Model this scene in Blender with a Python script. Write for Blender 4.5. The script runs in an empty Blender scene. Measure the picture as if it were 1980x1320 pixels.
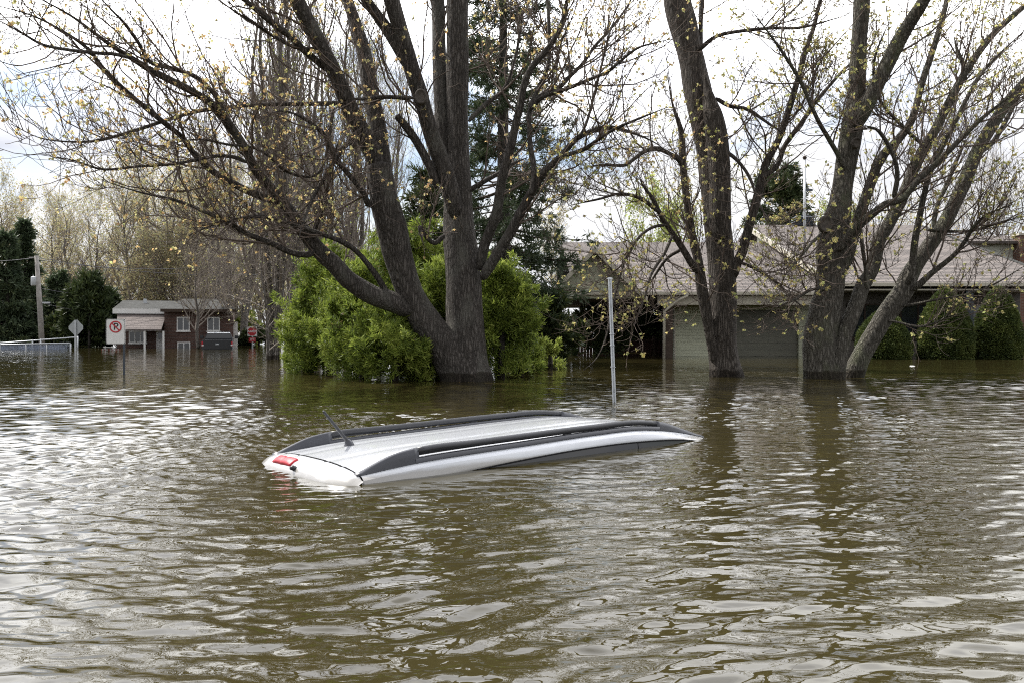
import bpy, bmesh, math, random
import numpy as np
from mathutils import Vector, Matrix, noise as mnoise

RNG = np.random.default_rng(11)
random.seed(5)
SC = bpy.context.scene
COL = SC.collection
R = math.radians
F, CX, HY, CAMH = 1650.0, 990.0, 640.0, 1.0      # focal length in photo pixels, image centre, horizon row, eye height over the water

def P(px, py, d):
    return np.array([(px - CX) / F * d, d, CAMH - (py - HY) / F * d])

def WD(py):                                        # distance of a point of the water surface seen at row py
    return F * CAMH / (py - HY)

# ------------------------------------------------------------------ objects
def tag(o, label=None, cat=None, group=None, kind=None):
    if label: o['label'] = label
    if cat: o['category'] = cat
    if group: o['group'] = group
    if kind: o['kind'] = kind
    return o

def thing(name, label, cat, loc=(0, 0, 0), rz=0.0, group=None):
    o = bpy.data.objects.new(name, None)
    COL.objects.link(o)
    o.location = loc
    o.rotation_euler = (0, 0, rz)
    o.empty_display_size = 0.2
    return tag(o, label, cat, group)

def link(name, me, parent=None, world=False):
    o = bpy.data.objects.new(name, me)
    COL.objects.link(o)
    if parent is not None:
        o.parent = parent
        if world:                                  # the mesh was written in world coordinates
            p = parent
            m = Matrix.Translation(p.location) @ Matrix.Rotation(p.rotation_euler[2], 4, 'Z')
            o.matrix_parent_inverse = m.inverted()
    return o

def mesh_np(name, V, Q, mats, mi=None, smooth=True):
    me = bpy.data.meshes.new(name)
    V = np.asarray(V, dtype=np.float32); Q = np.asarray(Q, dtype=np.int32)
    k = Q.shape[1]
    me.vertices.add(len(V)); me.vertices.foreach_set('co', V.ravel())
    me.loops.add(Q.size); me.loops.foreach_set('vertex_index', Q.ravel())
    me.polygons.add(len(Q))
    me.polygons.foreach_set('loop_start', np.arange(len(Q), dtype=np.int32) * k)
    for m in (mats if isinstance(mats, (list, tuple)) else [mats]):
        me.materials.append(m)
    if mi is not None:
        me.polygons.foreach_set('material_index', np.asarray(mi, dtype=np.int32))
    me.update(calc_edges=True)
    me.polygons.foreach_set('use_smooth', np.full(len(Q), smooth, dtype=bool))
    return me

class MB:
    """collects simple shapes into one mesh"""
    def __init__(s): s.v = []; s.f = []
    def add(s, vs, fs):
        b = len(s.v); s.v += [tuple(v) for v in vs]; s.f += [[b + i for i in f] for f in fs]; return s
    def box(s, x0, x1, y0, y1, z0, z1):
        return s.add([(x0,y0,z0),(x1,y0,z0),(x1,y1,z0),(x0,y1,z0),(x0,y0,z1),(x1,y0,z1),(x1,y1,z1),(x0,y1,z1)],
                     [(0,3,2,1),(4,5,6,7),(0,1,5,4),(1,2,6,5),(2,3,7,6),(3,0,4,7)])
    def hexa(s, b, t):
        return s.add(list(b) + list(t), [(3,2,1,0),(4,5,6,7),(0,1,5,4),(1,2,6,5),(2,3,7,6),(3,0,4,7)])
    def slab(s, quad, th):
        """a sloped board: four top corners, thickness straight down"""
        q = [Vector(p) for p in quad]
        return s.hexa([p - Vector((0, 0, th)) for p in q], q)
    def prism(s, poly, y0, y1):
        """polygon in x,z pushed along y"""
        n = len(poly)
        vs = [(x, y0, z) for x, z in poly] + [(x, y1, z) for x, z in poly]
        fs = [tuple(range(n)), tuple(range(2 * n - 1, n - 1, -1))]
        fs += [(i, i + n, (i + 1) % n + n, (i + 1) % n) for i in range(n)]
        return s.add(vs, fs)
    def tube(s, pts, rad, k=8, cap=True):
        pts = [Vector(p) for p in pts]; n = len(pts)
        if not hasattr(rad, '__len__'): rad = [rad] * n
        b = len(s.v); ref = None
        for i, p in enumerate(pts):
            t = (pts[min(i + 1, n - 1)] - pts[max(i - 1, 0)]).normalized()
            if ref is None:
                ref = t.orthogonal().normalized()
            ref = (ref - t * ref.dot(t)).normalized(); bi = t.cross(ref)
            for j in range(k):
                a = 2 * math.pi * j / k
                s.v.append(tuple(p + (ref * math.cos(a) + bi * math.sin(a)) * rad[i]))
        for i in range(n - 1):
            for j in range(k):
                s.f.append([b + i*k + j, b + i*k + (j+1) % k, b + (i+1)*k + (j+1) % k, b + (i+1)*k + j])
        if cap:
            s.f.append([b + j for j in range(k)][::-1]); s.f.append([b + (n-1)*k + j for j in range(k)])
        return s
    def grid(s, fn, nu, nv):
        b = len(s.v)
        for i in range(nu + 1):
            for j in range(nv + 1):
                s.v.append(tuple(fn(i / nu, j / nv)))
        for i in range(nu):
            for j in range(nv):
                a = b + i*(nv+1) + j
                s.f.append([a, a + nv + 1, a + nv + 2, a + 1])
        return s
    def build(s, name, mat, parent=None, smooth=False, bevel=0.0, solid=0.0, world=False, flip=False):
        me = bpy.data.meshes.new(name)
        me.from_pydata(s.v, [], s.f)
        bm = bmesh.new(); bm.from_mesh(me)
        bmesh.ops.recalc_face_normals(bm, faces=bm.faces[:])
        if bevel > 0:
            ed = [e for e in bm.edges if len(e.link_faces) == 2 and e.calc_face_angle(0) > 0.5]
            bmesh.ops.bevel(bm, geom=ed, offset=bevel, segments=2, profile=0.7, affect='EDGES', clamp_overlap=True)
        bm.to_mesh(me); bm.free()
        me.materials.append(mat)
        if smooth:
            me.polygons.foreach_set('use_smooth', np.ones(len(me.polygons), dtype=bool))
        o = link(name, me, parent, world)
        if solid:
            md = o.modifiers.new('solid', 'SOLIDIFY'); md.thickness = solid; md.offset = -1
        return o

# ------------------------------------------------------------------ materials
def mat_new(name):
    m = bpy.data.materials.new(name); m.use_nodes = True
    nt = m.node_tree; b = nt.nodes['Principled BSDF']
    return m, nt, b

def N(nt, t, **kw):
    n = nt.nodes.new(t)
    for k, v in kw.items():
        if k in ('operation', 'blend_type', 'data_type', 'feature', 'distance', 'noise_dimensions', 'musgrave_type', 'wave_type', 'bands_direction', 'sky_type'):
            setattr(n, k, v)
        else:
            n.inputs[k].default_value = v
    return n

def ramp(nt, fac, stops):
    n = nt.nodes.new('ShaderNodeValToRGB'); cr = n.color_ramp
    while len(cr.elements) < len(stops): cr.elements.new(0.5)
    for e, (p, c) in zip(cr.elements, stops):
        e.position = p; e.color = (c[0], c[1], c[2], 1)
    nt.links.new(fac, n.inputs['Fac'])
    return n.outputs['Color']

def coords(nt, scale=(1, 1, 1), rot=(0, 0, 0)):
    tc = nt.nodes.new('ShaderNodeTexCoord'); mp = nt.nodes.new('ShaderNodeMapping')
    mp.inputs['Scale'].default_value = scale; mp.inputs['Rotation'].default_value = rot
    nt.links.new(tc.outputs['Object'], mp.inputs['Vector'])
    return mp.outputs['Vector']

def plain(name, col, rough=0.5, metal=0.0, var=0.18, scale=6.0, coat=0.0, bump=0.0, spec=0.5):
    m, nt, b = mat_new(name)
    v = coords(nt)
    n = N(nt, 'ShaderNodeTexNoise', Scale=scale, Detail=6.0, Roughness=0.6); nt.links.new(v, n.inputs['Vector'])
    lo = [c * (1 - var) for c in col]; hi = [min(1, c * (1 + var)) for c in col]
    nt.links.new(ramp(nt, n.outputs['Fac'], [(0.3, lo), (0.7, hi)]), b.inputs['Base Color'])
    b.inputs['Roughness'].default_value = rough; b.inputs['Metallic'].default_value = metal
    b.inputs['Coat Weight'].default_value = coat
    b.inputs['Specular IOR Level'].default_value = 0.12 if rough >= 0.7 else spec
    if bump:
        bp = N(nt, 'ShaderNodeBump', Strength=0.6, Distance=bump)
        nt.links.new(n.outputs['Fac'], bp.inputs['Height']); nt.links.new(bp.outputs['Normal'], b.inputs['Normal'])
    return m

def bark(name, c0, c1, moss=None, zs=2.4, sc=12.0):
    m, nt, b = mat_new(name)
    v = coords(nt, (sc, sc, zs))
    n1 = N(nt, 'ShaderNodeTexNoise', Scale=1.0, Detail=8.0, Roughness=0.65, Distortion=0.6); nt.links.new(v, n1.inputs['Vector'])
    vo = N(nt, 'ShaderNodeTexVoronoi', Scale=1.6, feature='DISTANCE_TO_EDGE'); 
    mix = N(nt, 'ShaderNodeVectorMath', operation='ADD'); sc2 = N(nt, 'ShaderNodeVectorMath', operation='SCALE', Scale=0.9)
    nt.links.new(n1.outputs['Color'], sc2.inputs[0]); nt.links.new(v, mix.inputs[0]); nt.links.new(sc2.outputs[0], mix.inputs[1])
    nt.links.new(mix.outputs[0], vo.inputs['Vector'])
    mm = N(nt, 'ShaderNodeMath', operation='MULTIPLY'); nt.links.new(vo.outputs['Distance'], mm.inputs[0]); mm.inputs[1].default_value = 2.2
    ad = N(nt, 'ShaderNodeMath', operation='ADD'); nt.links.new(mm.outputs[0], ad.inputs[0]); nt.links.new(n1.outputs['Fac'], ad.inputs[1])
    hf = N(nt, 'ShaderNodeMath', operation='MULTIPLY'); nt.links.new(ad.outputs[0], hf.inputs[0]); hf.inputs[1].default_value = 0.62
    colr = ramp(nt, hf.outputs[0], [(0.15, [c * 0.4 for c in c0]), (0.40, c0), (0.95, c1)])
    v2 = coords(nt, (1, 1, 0.6)); n2 = N(nt, 'ShaderNodeTexNoise', Scale=2.2, Detail=5.0); nt.links.new(v2, n2.inputs['Vector'])
    if moss:
        mx = N(nt, 'ShaderNodeMix', data_type='RGBA')
        mk = ramp(nt, n2.outputs['Fac'], [(0.52, (0, 0, 0)), (0.68, (0.75, 0.75, 0.75))])
        nt.links.new(mk, mx.inputs['Factor']); nt.links.new(colr, mx.inputs['A']); mx.inputs['B'].default_value = (*moss, 1)
        colr = mx.outputs['Result']
    # a soaked band and a silt line just above the flood
    tz = nt.nodes.new('ShaderNodeTexCoord'); sz = nt.nodes.new('ShaderNodeSeparateXYZ'); nt.links.new(tz.outputs['Object'], sz.inputs[0])
    zz = N(nt, 'ShaderNodeMath', operation='MULTIPLY_ADD'); nt.links.new(n2.outputs['Fac'], zz.inputs[0]); zz.inputs[1].default_value = -0.22; nt.links.new(sz.outputs['Z'], zz.inputs[2])
    wet = N(nt, 'ShaderNodeMix', data_type='RGBA', blend_type='MULTIPLY'); wet.inputs['Factor'].default_value = 1.0
    nt.links.new(colr, wet.inputs['A']); nt.links.new(ramp(nt, zz.outputs[0], [(0.0, (0.34, 0.31, 0.27)), (0.035, (0.42, 0.39, 0.34)), (0.06, (1.0, 1.0, 1.0))]), wet.inputs['B'])
    colr = wet.outputs['Result']
    nt.links.new(colr, b.inputs['Base Color'])
    b.inputs['Roughness'].default_value = 0.9; b.inputs['Specular IOR Level'].default_value = 0.2
    bp = N(nt, 'ShaderNodeBump', Strength=1.0, Distance=0.05); nt.links.new(ad.outputs[0], bp.inputs['Height'])
    nt.links.new(bp.outputs['Normal'], b.inputs['Normal'])
    return m

def leafmat(name, stops, trans=0.45, rough=0.6, noise=None):
    """thin leaf: every leaf takes its own tint; light passes through it"""
    m, nt, b = mat_new(name)
    g = nt.nodes.new('ShaderNodeNewGeometry')
    fac = g.outputs['Random Per Island']
    if noise:
        v = coords(nt); n = N(nt, 'ShaderNodeTexNoise', Scale=noise, Detail=3.0); nt.links.new(v, n.inputs['Vector'])
        a = N(nt, 'ShaderNodeMath', operation='MULTIPLY'); nt.links.new(fac, a.inputs[0]); a.inputs[1].default_value = 0.5
        c = N(nt, 'ShaderNodeMath', operation='MULTIPLY_ADD'); nt.links.new(n.outputs['Fac'], c.inputs[0]); c.inputs[1].default_value = 1.3; c.inputs[2].default_value = -0.4
        d = N(nt, 'ShaderNodeMath', operation='ADD'); nt.links.new(a.outputs[0], d.inputs[0]); nt.links.new(c.outputs[0], d.inputs[1]); fac = d.outputs[0]
    col = ramp(nt, fac, stops)
    nt.links.new(col, b.inputs['Base Color']); b.inputs['Roughness'].default_value = rough
    b.inputs['Specular IOR Level'].default_value = 0.3
    tr = nt.nodes.new('ShaderNodeBsdfTranslucent'); nt.links.new(col, tr.inputs['Color'])
    mx = nt.nodes.new('ShaderNodeMixShader'); mx.inputs[0].default_value = trans
    nt.links.new(b.outputs[0], mx.inputs[1]); nt.links.new(tr.outputs[0], mx.inputs[2])
    nt.links.new(mx.outputs[0], nt.nodes['Material Output'].inputs['Surface'])
    return m

def xz_vector(nt, sx, sz, add_y=True):
    tc = nt.nodes.new('ShaderNodeTexCoord'); sp = nt.nodes.new('ShaderNodeSeparateXYZ'); cb = nt.nodes.new('ShaderNodeCombineXYZ')
    nt.links.new(tc.outputs['Object'], sp.inputs[0])
    a = N(nt, 'ShaderNodeMath', operation='ADD'); nt.links.new(sp.outputs['X'], a.inputs[0])
    if add_y: nt.links.new(sp.outputs['Y'], a.inputs[1])
    else: a.inputs[1].default_value = 0
    m1 = N(nt, 'ShaderNodeMath', operation='MULTIPLY'); nt.links.new(a.outputs[0], m1.inputs[0]); m1.inputs[1].default_value = sx
    m2 = N(nt, 'ShaderNodeMath', operation='MULTIPLY'); nt.links.new(sp.outputs['Z'], m2.inputs[0]); m2.inputs[1].default_value = sz
    nt.links.new(m1.outputs[0], cb.inputs['X']); nt.links.new(m2.outputs[0], cb.inputs['Y'])
    return cb.outputs[0], sp

def brickmat(name, c1, c2, mortar, bw, bh, ms, sx=1.0, sz=1.0, rough=0.9, bumpd=0.006, add_y=True):
    m, nt, b = mat_new(name)
    vec, sp = xz_vector(nt, sx, sz, add_y)
    br = N(nt, 'ShaderNodeTexBrick', Scale=1.0); br.offset = 0.5
    br.inputs['Color1'].default_value = (*c1, 1); br.inputs['Color2'].default_value = (*c2, 1); br.inputs['Mortar'].default_value = (*mortar, 1)
    br.inputs['Brick Width'].default_value = bw; br.inputs['Row Height'].default_value = bh; br.inputs['Mortar Size'].default_value = ms
    br.inputs['Mortar Smooth'].default_value = 0.2
    nt.links.new(vec, br.inputs['Vector'])
    v = coords(nt); n = N(nt, 'ShaderNodeTexNoise', Scale=1.3, Detail=7.0, Roughness=0.7); nt.links.new(v, n.inputs['Vector'])
    mx = N(nt, 'ShaderNodeMix', data_type='RGBA', blend_type='MULTIPLY'); mx.inputs['Factor'].default_value = 0.75
    nt.links.new(br.outputs['Color'], mx.inputs['A'])
    nt.links.new(ramp(nt, n.outputs['Fac'], [(0.3, (0.58, 0.57, 0.57)), (0.7, (1.18, 1.18, 1.17))]), mx.inputs['B'])
    nt.links.new(mx.outputs['Result'], b.inputs['Base Color'])
    b.inputs['Roughness'].default_value = rough; b.inputs['Specular IOR Level'].default_value = 0.25
    bp = N(nt, 'ShaderNodeBump', Strength=0.7, Distance=bumpd); bp.invert = True
    nt.links.new(br.outputs['Fac'], bp.inputs['Height']); nt.links.new(bp.outputs['Normal'], b.inputs['Normal'])
    return m

def siding(name, col, pitch=0.115, rough=0.55):
    m, nt, b = mat_new(name)
    vec, sp = xz_vector(nt, 1, 1)
    d = N(nt, 'ShaderNodeMath', operation='DIVIDE'); nt.links.new(sp.outputs['Z'], d.inputs[0]); d.inputs[1].default_value = pitch
    fr = N(nt, 'ShaderNodeMath', operation='FRACT'); nt.links.new(d.outputs[0], fr.inputs[0])
    v = coords(nt, (0.6, 0.6, 3)); n = N(nt, 'ShaderNodeTexNoise', Scale=2.0, Detail=5.0); nt.links.new(v, n.inputs['Vector'])
    c = ramp(nt, n.outputs['Fac'], [(0.3, [x * 0.82 for x in col]), (0.7, [x * 1.08 for x in col])])
    nt.links.new(c, b.inputs['Base Color'])
    b.inputs['Roughness'].default_value = rough
    bp = N(nt, 'ShaderNodeBump', Strength=1.0, Distance=0.03); bp.invert = True
    nt.links.new(fr.outputs[0], bp.inputs['Height']); nt.links.new(bp.outputs['Normal'], b.inputs['Normal'])
    return m

M = {}
M['bark'] = bark('bark_grey_brown', (0.060, 0.053, 0.047), (0.17, 0.153, 0.138), moss=(0.135, 0.13, 0.113))
M['bark2'] = bark('bark_torn', (0.062, 0.053, 0.046), (0.19, 0.168, 0.148), zs=2.0)
M['bark3'] = bark('bark_lichen', (0.08, 0.073, 0.061), (0.215, 0.20, 0.172), moss=(0.125, 0.132, 0.085))
M['twig'] = plain('twig_bark', (0.125, 0.10, 0.085), 0.85, var=0.35, scale=3, spec=0.2)
M['twig_grey'] = plain('twig_grey', (0.21, 0.182, 0.158), 0.85, var=0.3, scale=2, spec=0.2)
M['bark_bg'] = bark('bark_pale', (0.13, 0.118, 0.106), (0.3, 0.275, 0.25), sc=9)
M['leaf_gold'] = leafmat('young_leaf_gold', [(0.0, (0.45, 0.27, 0.14)), (0.3, (0.58, 0.43, 0.20)), (0.7, (0.52, 0.47, 0.22)), (1.0, (0.40, 0.43, 0.18))], 0.65)
M['leaf_olive'] = leafmat('young_leaf_olive', [(0.0, (0.36, 0.26, 0.12)), (0.35, (0.50, 0.44, 0.18)), (0.8, (0.45, 0.46, 0.18)), (1.0, (0.28, 0.33, 0.12))], 0.6)
M['leaf_far'] = leafmat('far_leaf', [(0.0, (0.36, 0.27, 0.16)), (0.4, (0.46, 0.40, 0.22)), (0.8, (0.43, 0.43, 0.22)), (1.0, (0.26, 0.29, 0.14))], 0.45)
M['leaf_lime'] = leafmat('lime_leaf', [(0.0, (0.2, 0.24, 0.05)), (0.6, (0.3, 0.36, 0.08)), (1.0, (0.36, 0.38, 0.1))], 0.5)
M['cedar'] = leafmat('cedar_spray', [(0.08, (0.17, 0.12, 0.055)), (0.12, (0.06, 0.088, 0.022)), (0.4, (0.145, 0.20, 0.034)), (0.7, (0.275, 0.335, 0.06)), (1.0, (0.40, 0.44, 0.11))], 0.4, noise=1.9)
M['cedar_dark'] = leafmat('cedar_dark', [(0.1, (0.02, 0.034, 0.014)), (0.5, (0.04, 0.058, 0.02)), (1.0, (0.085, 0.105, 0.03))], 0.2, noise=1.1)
M['topiary'] = leafmat('topiary_needle', [(0.1, (0.03, 0.05, 0.016)), (0.6, (0.085, 0.11, 0.03)), (1.0, (0.18, 0.205, 0.055))], 0.3, noise=1.8)
M['spruce'] = leafmat('spruce_needle', [(0.0, (0.028, 0.045, 0.026)), (0.6, (0.06, 0.085, 0.042)), (1.0, (0.12, 0.14, 0.055))], 0.3, noise=0.9)
M['pine'] = leafmat('pine_needle', [(0.0, (0.025, 0.04, 0.018)), (0.6, (0.05, 0.07, 0.026)), (1.0, (0.1, 0.11, 0.035))], 0.25, noise=1.0)
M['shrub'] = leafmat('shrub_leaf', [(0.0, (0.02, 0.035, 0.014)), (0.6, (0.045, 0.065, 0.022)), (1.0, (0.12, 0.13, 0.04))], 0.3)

# ------------------------------------------------------------------ vectorised growing of branches, twigs and leaves
def norm(a):
    return a / np.maximum(np.linalg.norm(a, axis=-1, keepdims=True), 1e-9)

def tubes(pts, rad, k):
    """pts (n,q,3), rad (n,q) -> vertices, quads"""
    n, q, _ = pts.shape
    t = norm(np.gradient(pts, axis=1))
    tm = norm(pts[:, -1] - pts[:, 0])
    ref = np.where(np.abs(tm[:, 2:3]) < 0.8, np.array([[0, 0, 1.0]]), np.array([[1.0, 0, 0]]))[:, None, :]
    n1 = norm(np.cross(t, np.broadcast_to(ref, t.shape))); n2 = np.cross(t, n1)
    a = np.arange(k) * 2 * np.pi / k
    ring = pts[:, :, None, :] + rad[:, :, None, None] * (np.cos(a)[None, None, :, None] * n1[:, :, None, :] + np.sin(a)[None, None, :, None] * n2[:, :, None, :])
    V = ring.reshape(-1, 3)
    base = (np.arange(n)[:, None, None] * q + np.arange(q - 1)[None, :, None]) * k
    j = np.arange(k)[None, None, :]
    j2 = (j + 1) % k
    Q = np.stack([base + j, base + j2, base + k + j2, base + k + j], -1).reshape(-1, 4)
    return V, Q

def sample_on(par, rad, cnt, t0=0.1, t1=1.0):
    """points on parent curves: index, position, tangent, radius"""
    n, q, _ = par.shape
    idx = np.repeat(np.arange(n), cnt); m = len(idx)
    t = (t0 + (t1 - t0) * RNG.random(m)) * (q - 1)
    i = np.minimum(t.astype(int), q - 2); f = (t - i)[:, None]
    a = par[idx, i]; b = par[idx, i + 1]
    r = rad[idx, i] * (1 - f[:, 0]) + rad[idx, i + 1] * f[:, 0]
    return idx, a * (1 - f) + b * f, norm(b - a), r, t / (q - 1)

def grow(par, rad, cnt, length, ang, q=5, up=0.12, jit=0.18, rmin=0.0025, rfrac=0.55, t0=0.1, taper=0.25, flat=None, thick=0.008):
    idx, p, tan, r, t = sample_on(par, rad, cnt, t0)
    m = len(p)
    if m == 0: return np.zeros((0, q, 3)), np.zeros((0, q)), idx
    rv = RNG.normal(size=(m, 3)); perp = norm(rv - tan * np.sum(rv * tan, -1, keepdims=True))
    if flat is not None:
        perp = norm(perp + np.array(flat)[None])
    a = np.radians(RNG.uniform(*ang, m))[:, None]
    d = norm(tan * np.cos(a) + perp * np.sin(a))
    L = RNG.uniform(*length, m) * (1.15 - 0.5 * t)
    pts = np.zeros((m, q, 3)); pts[:, 0] = p
    cur = d
    for s in range(1, q):
        cur = norm(cur + RNG.normal(size=(m, 3)) * jit + np.array([0, 0, up]))
        pts[:, s] = pts[:, s - 1] + cur * (L / (q - 1))[:, None]
    r0 = np.clip(r * rfrac, rmin, thick * np.maximum(L, 0.2) + rmin)
    rr = r0[:, None] * np.linspace(1, taper, q)[None]
    return pts, np.maximum(rr, rmin * 0.6), idx

def leafquads(c, size, k=4, spread=0.05, droop=0.5):
    """k small pointed leaves round each centre"""
    n = len(c); m = n * k
    cc = np.repeat(c, k, 0) + RNG.normal(size=(m, 3)) * spread
    ax = norm(RNG.normal(size=(m, 3)) + np.array([0, 0, -droop]))
    sd = norm(np.cross(ax, RNG.normal(size=(m, 3)))); nn = np.cross(ax, sd)
    s = RNG.uniform(size[0], size[1], m)[:, None]
    V = np.stack([cc, cc + ax * s * 0.55 + sd * s * 0.42 + nn * s * 0.12, cc + ax * s * 1.1, cc + ax * s * 0.5 - sd * s * 0.42 + nn * s * 0.12], 1).reshape(-1, 3)
    return V, np.arange(m * 4).reshape(-1, 4)

def sprays(c, d, k, L, w, spread):
    n = len(c); m = n * k
    cc = np.repeat(c, k, 0); dd = norm(np.repeat(d, k, 0) + RNG.normal(size=(m, 3)) * spread)
    sd = norm(np.cross(dd, RNG.normal(size=(m, 3))))
    l = RNG.uniform(L[0], L[1], m)[:, None]; ww = RNG.uniform(w[0], w[1], m)[:, None]
    cc = cc + RNG.normal(size=(m, 3)) * l * 0.25
    V = np.stack([cc, cc + dd * l * 0.5 + sd * ww, cc + dd * l, cc + dd * l * 0.5 - sd * ww], 1).reshape(-1, 3)
    return V, np.arange(m * 4).reshape(-1, 4)

def join(parts):
    V, Q, Mi = [], [], []; off = 0
    for v, q, mi in parts:
        V.append(v); Q.append(q + off); Mi.append(np.full(len(q), mi)); off += len(v)
    return np.concatenate(V), np.concatenate(Q), np.concatenate(Mi)

def catmull(pts, n):
    """pts (m,c) -> n points along a smooth curve through them"""
    p = np.asarray(pts, float)
    seg = np.linalg.norm(np.diff(p[:, :3], axis=0), axis=1); s = np.concatenate([[0], np.cumsum(seg)])
    e = np.vstack([2 * p[0] - p[1], p, 2 * p[-1] - p[-2]])
    u = np.linspace(0, s[-1], n); out = []
    for x in u:
        i = min(max(np.searchsorted(s, x, 'right') - 1, 0), len(seg) - 1)
        t = (x - s[i]) / max(seg[i], 1e-9)
        a, b, c, d = e[i], e[i + 1], e[i + 2], e[i + 3]
        out.append(0.5 * ((2 * b) + (-a + c) * t + (2 * a - 5 * b + 4 * c - d) * t * t + (-a + 3 * b - 3 * c + d) * t ** 3))
    return np.array(out)

def stem_mesh(name, curve, k, mat, rough=0.06, flare=0.0, freq=3.0, blunt=False):
    """a bark-covered stem: curve (n,4) = x,y,z,r; ridged, uneven radius, capped at the end"""
    curve = curve.copy()
    if blunt:
        ll = np.concatenate([[0], np.cumsum(np.linalg.norm(np.diff(curve[:, :3], axis=0), axis=1))]); tt = np.clip(ll / max(3.0 * curve[0, 3], 0.05), 0, 1)
        curve[:, 3] *= 0.42 + 0.58 * np.sqrt(tt * (2 - tt))
    pts = curve[None, :, :3]; rad = curve[None, :, 3].copy()
    V, Q = tubes(pts, rad, k)
    n = curve.shape[0]
    Vr = V.reshape(n, k, 3)
    for i in range(n):
        c = curve[i, :3]
        z = c[2]
        fl = 1 + flare * math.exp(-max(z + 0.1, 0) / 0.35)
        for j in range(k):
            v = Vr[i, j]
            f = 1 + rough * (mnoise.noise(Vector((v[0] * freq, v[1] * freq, v[2] * freq * 0.35))) * 1.6 + 0.5 * mnoise.noise(Vector((v[0] * 9, v[1] * 9, v[2] * 2.5))))
            if fl > 1.01:
                f *= 1 + (fl - 1) * (0.55 + 0.45 * math.cos(5 * (2 * math.pi * j / k) + 1.3))
            Vr[i, j] = c + (v - c) * f
    V = Vr.reshape(-1, 3)
    V = np.vstack([V, curve[-1, :3][None] + norm(curve[-1, :3] - curve[-2, :3])[None] * curve[-1, 3] * 0.4, curve[0, :3][None] - norm(curve[1, :3] - curve[0, :3])[None] * curve[0, 3] * 0.4])
    top = (n - 1) * k; tip = len(V) - 2
    cap = np.array([[top + j, top + (j + 1) % k, tip, tip] for j in range(k)])
    me = bpy.data.meshes.new(name)
    me.from_pydata(V.tolist(), [], Q.tolist() + [[a, b, c] for a, b, c, _ in cap.tolist()] + [[(j + 1) % k, j, tip + 1] for j in range(k)])
    me.materials.append(mat); me.polygons.foreach_set('use_smooth', np.ones(len(me.polygons), dtype=bool))
    return me

# ------------------------------------------------------------------ camera, light, sky
cam_d = bpy.data.cameras.new('camera'); cam = bpy.data.objects.new('camera', cam_d); COL.objects.link(cam)
cam.location = (0, 0, CAMH); cam.rotation_euler = (R(90), 0, 0)
cam_d.sensor_width = 36.0; cam_d.lens = F / 1980 * 36; cam_d.shift_y = -(660 - HY) / 1980
cam_d.clip_start = 0.05; cam_d.clip_end = 6000
SC.camera = cam

SUN_EL, SUN_AZ = R(51), R(-58)          # azimuth from +Y towards +X
sdir = Vector((math.sin(SUN_AZ) * math.cos(SUN_EL), math.cos(SUN_AZ) * math.cos(SUN_EL), math.sin(SUN_EL)))
sd = bpy.data.lights.new('sun', 'SUN'); so = bpy.data.objects.new('sun', sd); COL.objects.link(so)
sd.energy = 4.6; sd.angle = R(0.55); sd.color = (1.0, 0.955, 0.88)
so.rotation_euler = sdir.to_track_quat('Z', 'Y').to_euler(); so.location = (-30, 30, 50)

w = bpy.data.worlds.new('World'); SC.world = w; w.use_nodes = True
nt = w.node_tree; nt.nodes.clear()
out = nt.nodes.new('ShaderNodeOutputWorld')
sky = N(nt, 'ShaderNodeTexSky', sky_type='NISHITA'); sky.sun_disc = False; sky.sun_elevation = SUN_EL; sky.sun_rotation = SUN_AZ
sky.air_density = 1.0; sky.dust_density = 1.5
bg1 = N(nt, 'ShaderNodeBackground', Strength=0.12); nt.links.new(sky.outputs[0], bg1.inputs['Color'])
tc = nt.nodes.new('ShaderNodeTexCoord'); sp = nt.nodes.new('ShaderNodeSeparateXYZ'); nt.links.new(tc.outputs['Generated'], sp.inputs[0])
zc = N(nt, 'ShaderNodeMath', operation='MAXIMUM'); nt.links.new(sp.outputs['Z'], zc.inputs[0]); zc.inputs[1].default_value = 0.0
za = N(nt, 'ShaderNodeMath', operation='ADD'); nt.links.new(zc.outputs[0], za.inputs[0]); za.inputs[1].default_value = 0.22
dx = N(nt, 'ShaderNodeMath', operation='DIVIDE'); nt.links.new(sp.outputs['X'], dx.inputs[0]); nt.links.new(za.outputs[0], dx.inputs[1])
dy = N(nt, 'ShaderNodeMath', operation='DIVIDE'); nt.links.new(sp.outputs['Y'], dy.inputs[0]); nt.links.new(za.outputs[0], dy.inputs[1])
cb = nt.nodes.new('ShaderNodeCombineXYZ'); nt.links.new(dx.outputs[0], cb.inputs['X']); nt.links.new(dy.outputs[0], cb.inputs['Y']); cb.inputs['Z'].default_value = 3.7
n1 = N(nt, 'ShaderNodeTexNoise', Scale=1.1, Detail=9.0, Roughness=0.55, Distortion=0.35); nt.links.new(cb.outputs[0], n1.inputs['Vector'])
cover = ramp(nt, n1.outputs['Fac'], [(0.36, (0.15, 0.15, 0.15)), (0.45, (1, 1, 1))])
n2 = N(nt, 'ShaderNodeTexNoise', Scale=1.7, Detail=7.0, Roughness=0.6); nt.links.new(cb.outputs[0], n2.inputs['Vector'])
ccol = ramp(nt, n2.outputs['Fac'], [(0.30, (0.62, 0.64, 0.72)), (0.45, (0.90, 0.91, 0.96)), (0.56, (1.08, 1.08, 1.08))])
dt = N(nt, 'ShaderNodeVectorMath', operation='DOT_PRODUCT'); nt.links.new(tc.outputs['Generated'], dt.inputs[0]); dt.inputs[1].default_value = sdir
mr = nt.nodes.new('ShaderNodeFloatCurve'); cv = mr.mapping.curves[0]
md = N(nt, 'ShaderNodeMath', operation='MULTIPLY_ADD'); nt.links.new(dt.outputs['Value'], md.inputs[0]); md.inputs[1].default_value = 0.5; md.inputs[2].default_value = 0.5
cv.points[0].location = (0.0, 1.0); cv.points[1].location = (1.0, 1.0)
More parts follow.
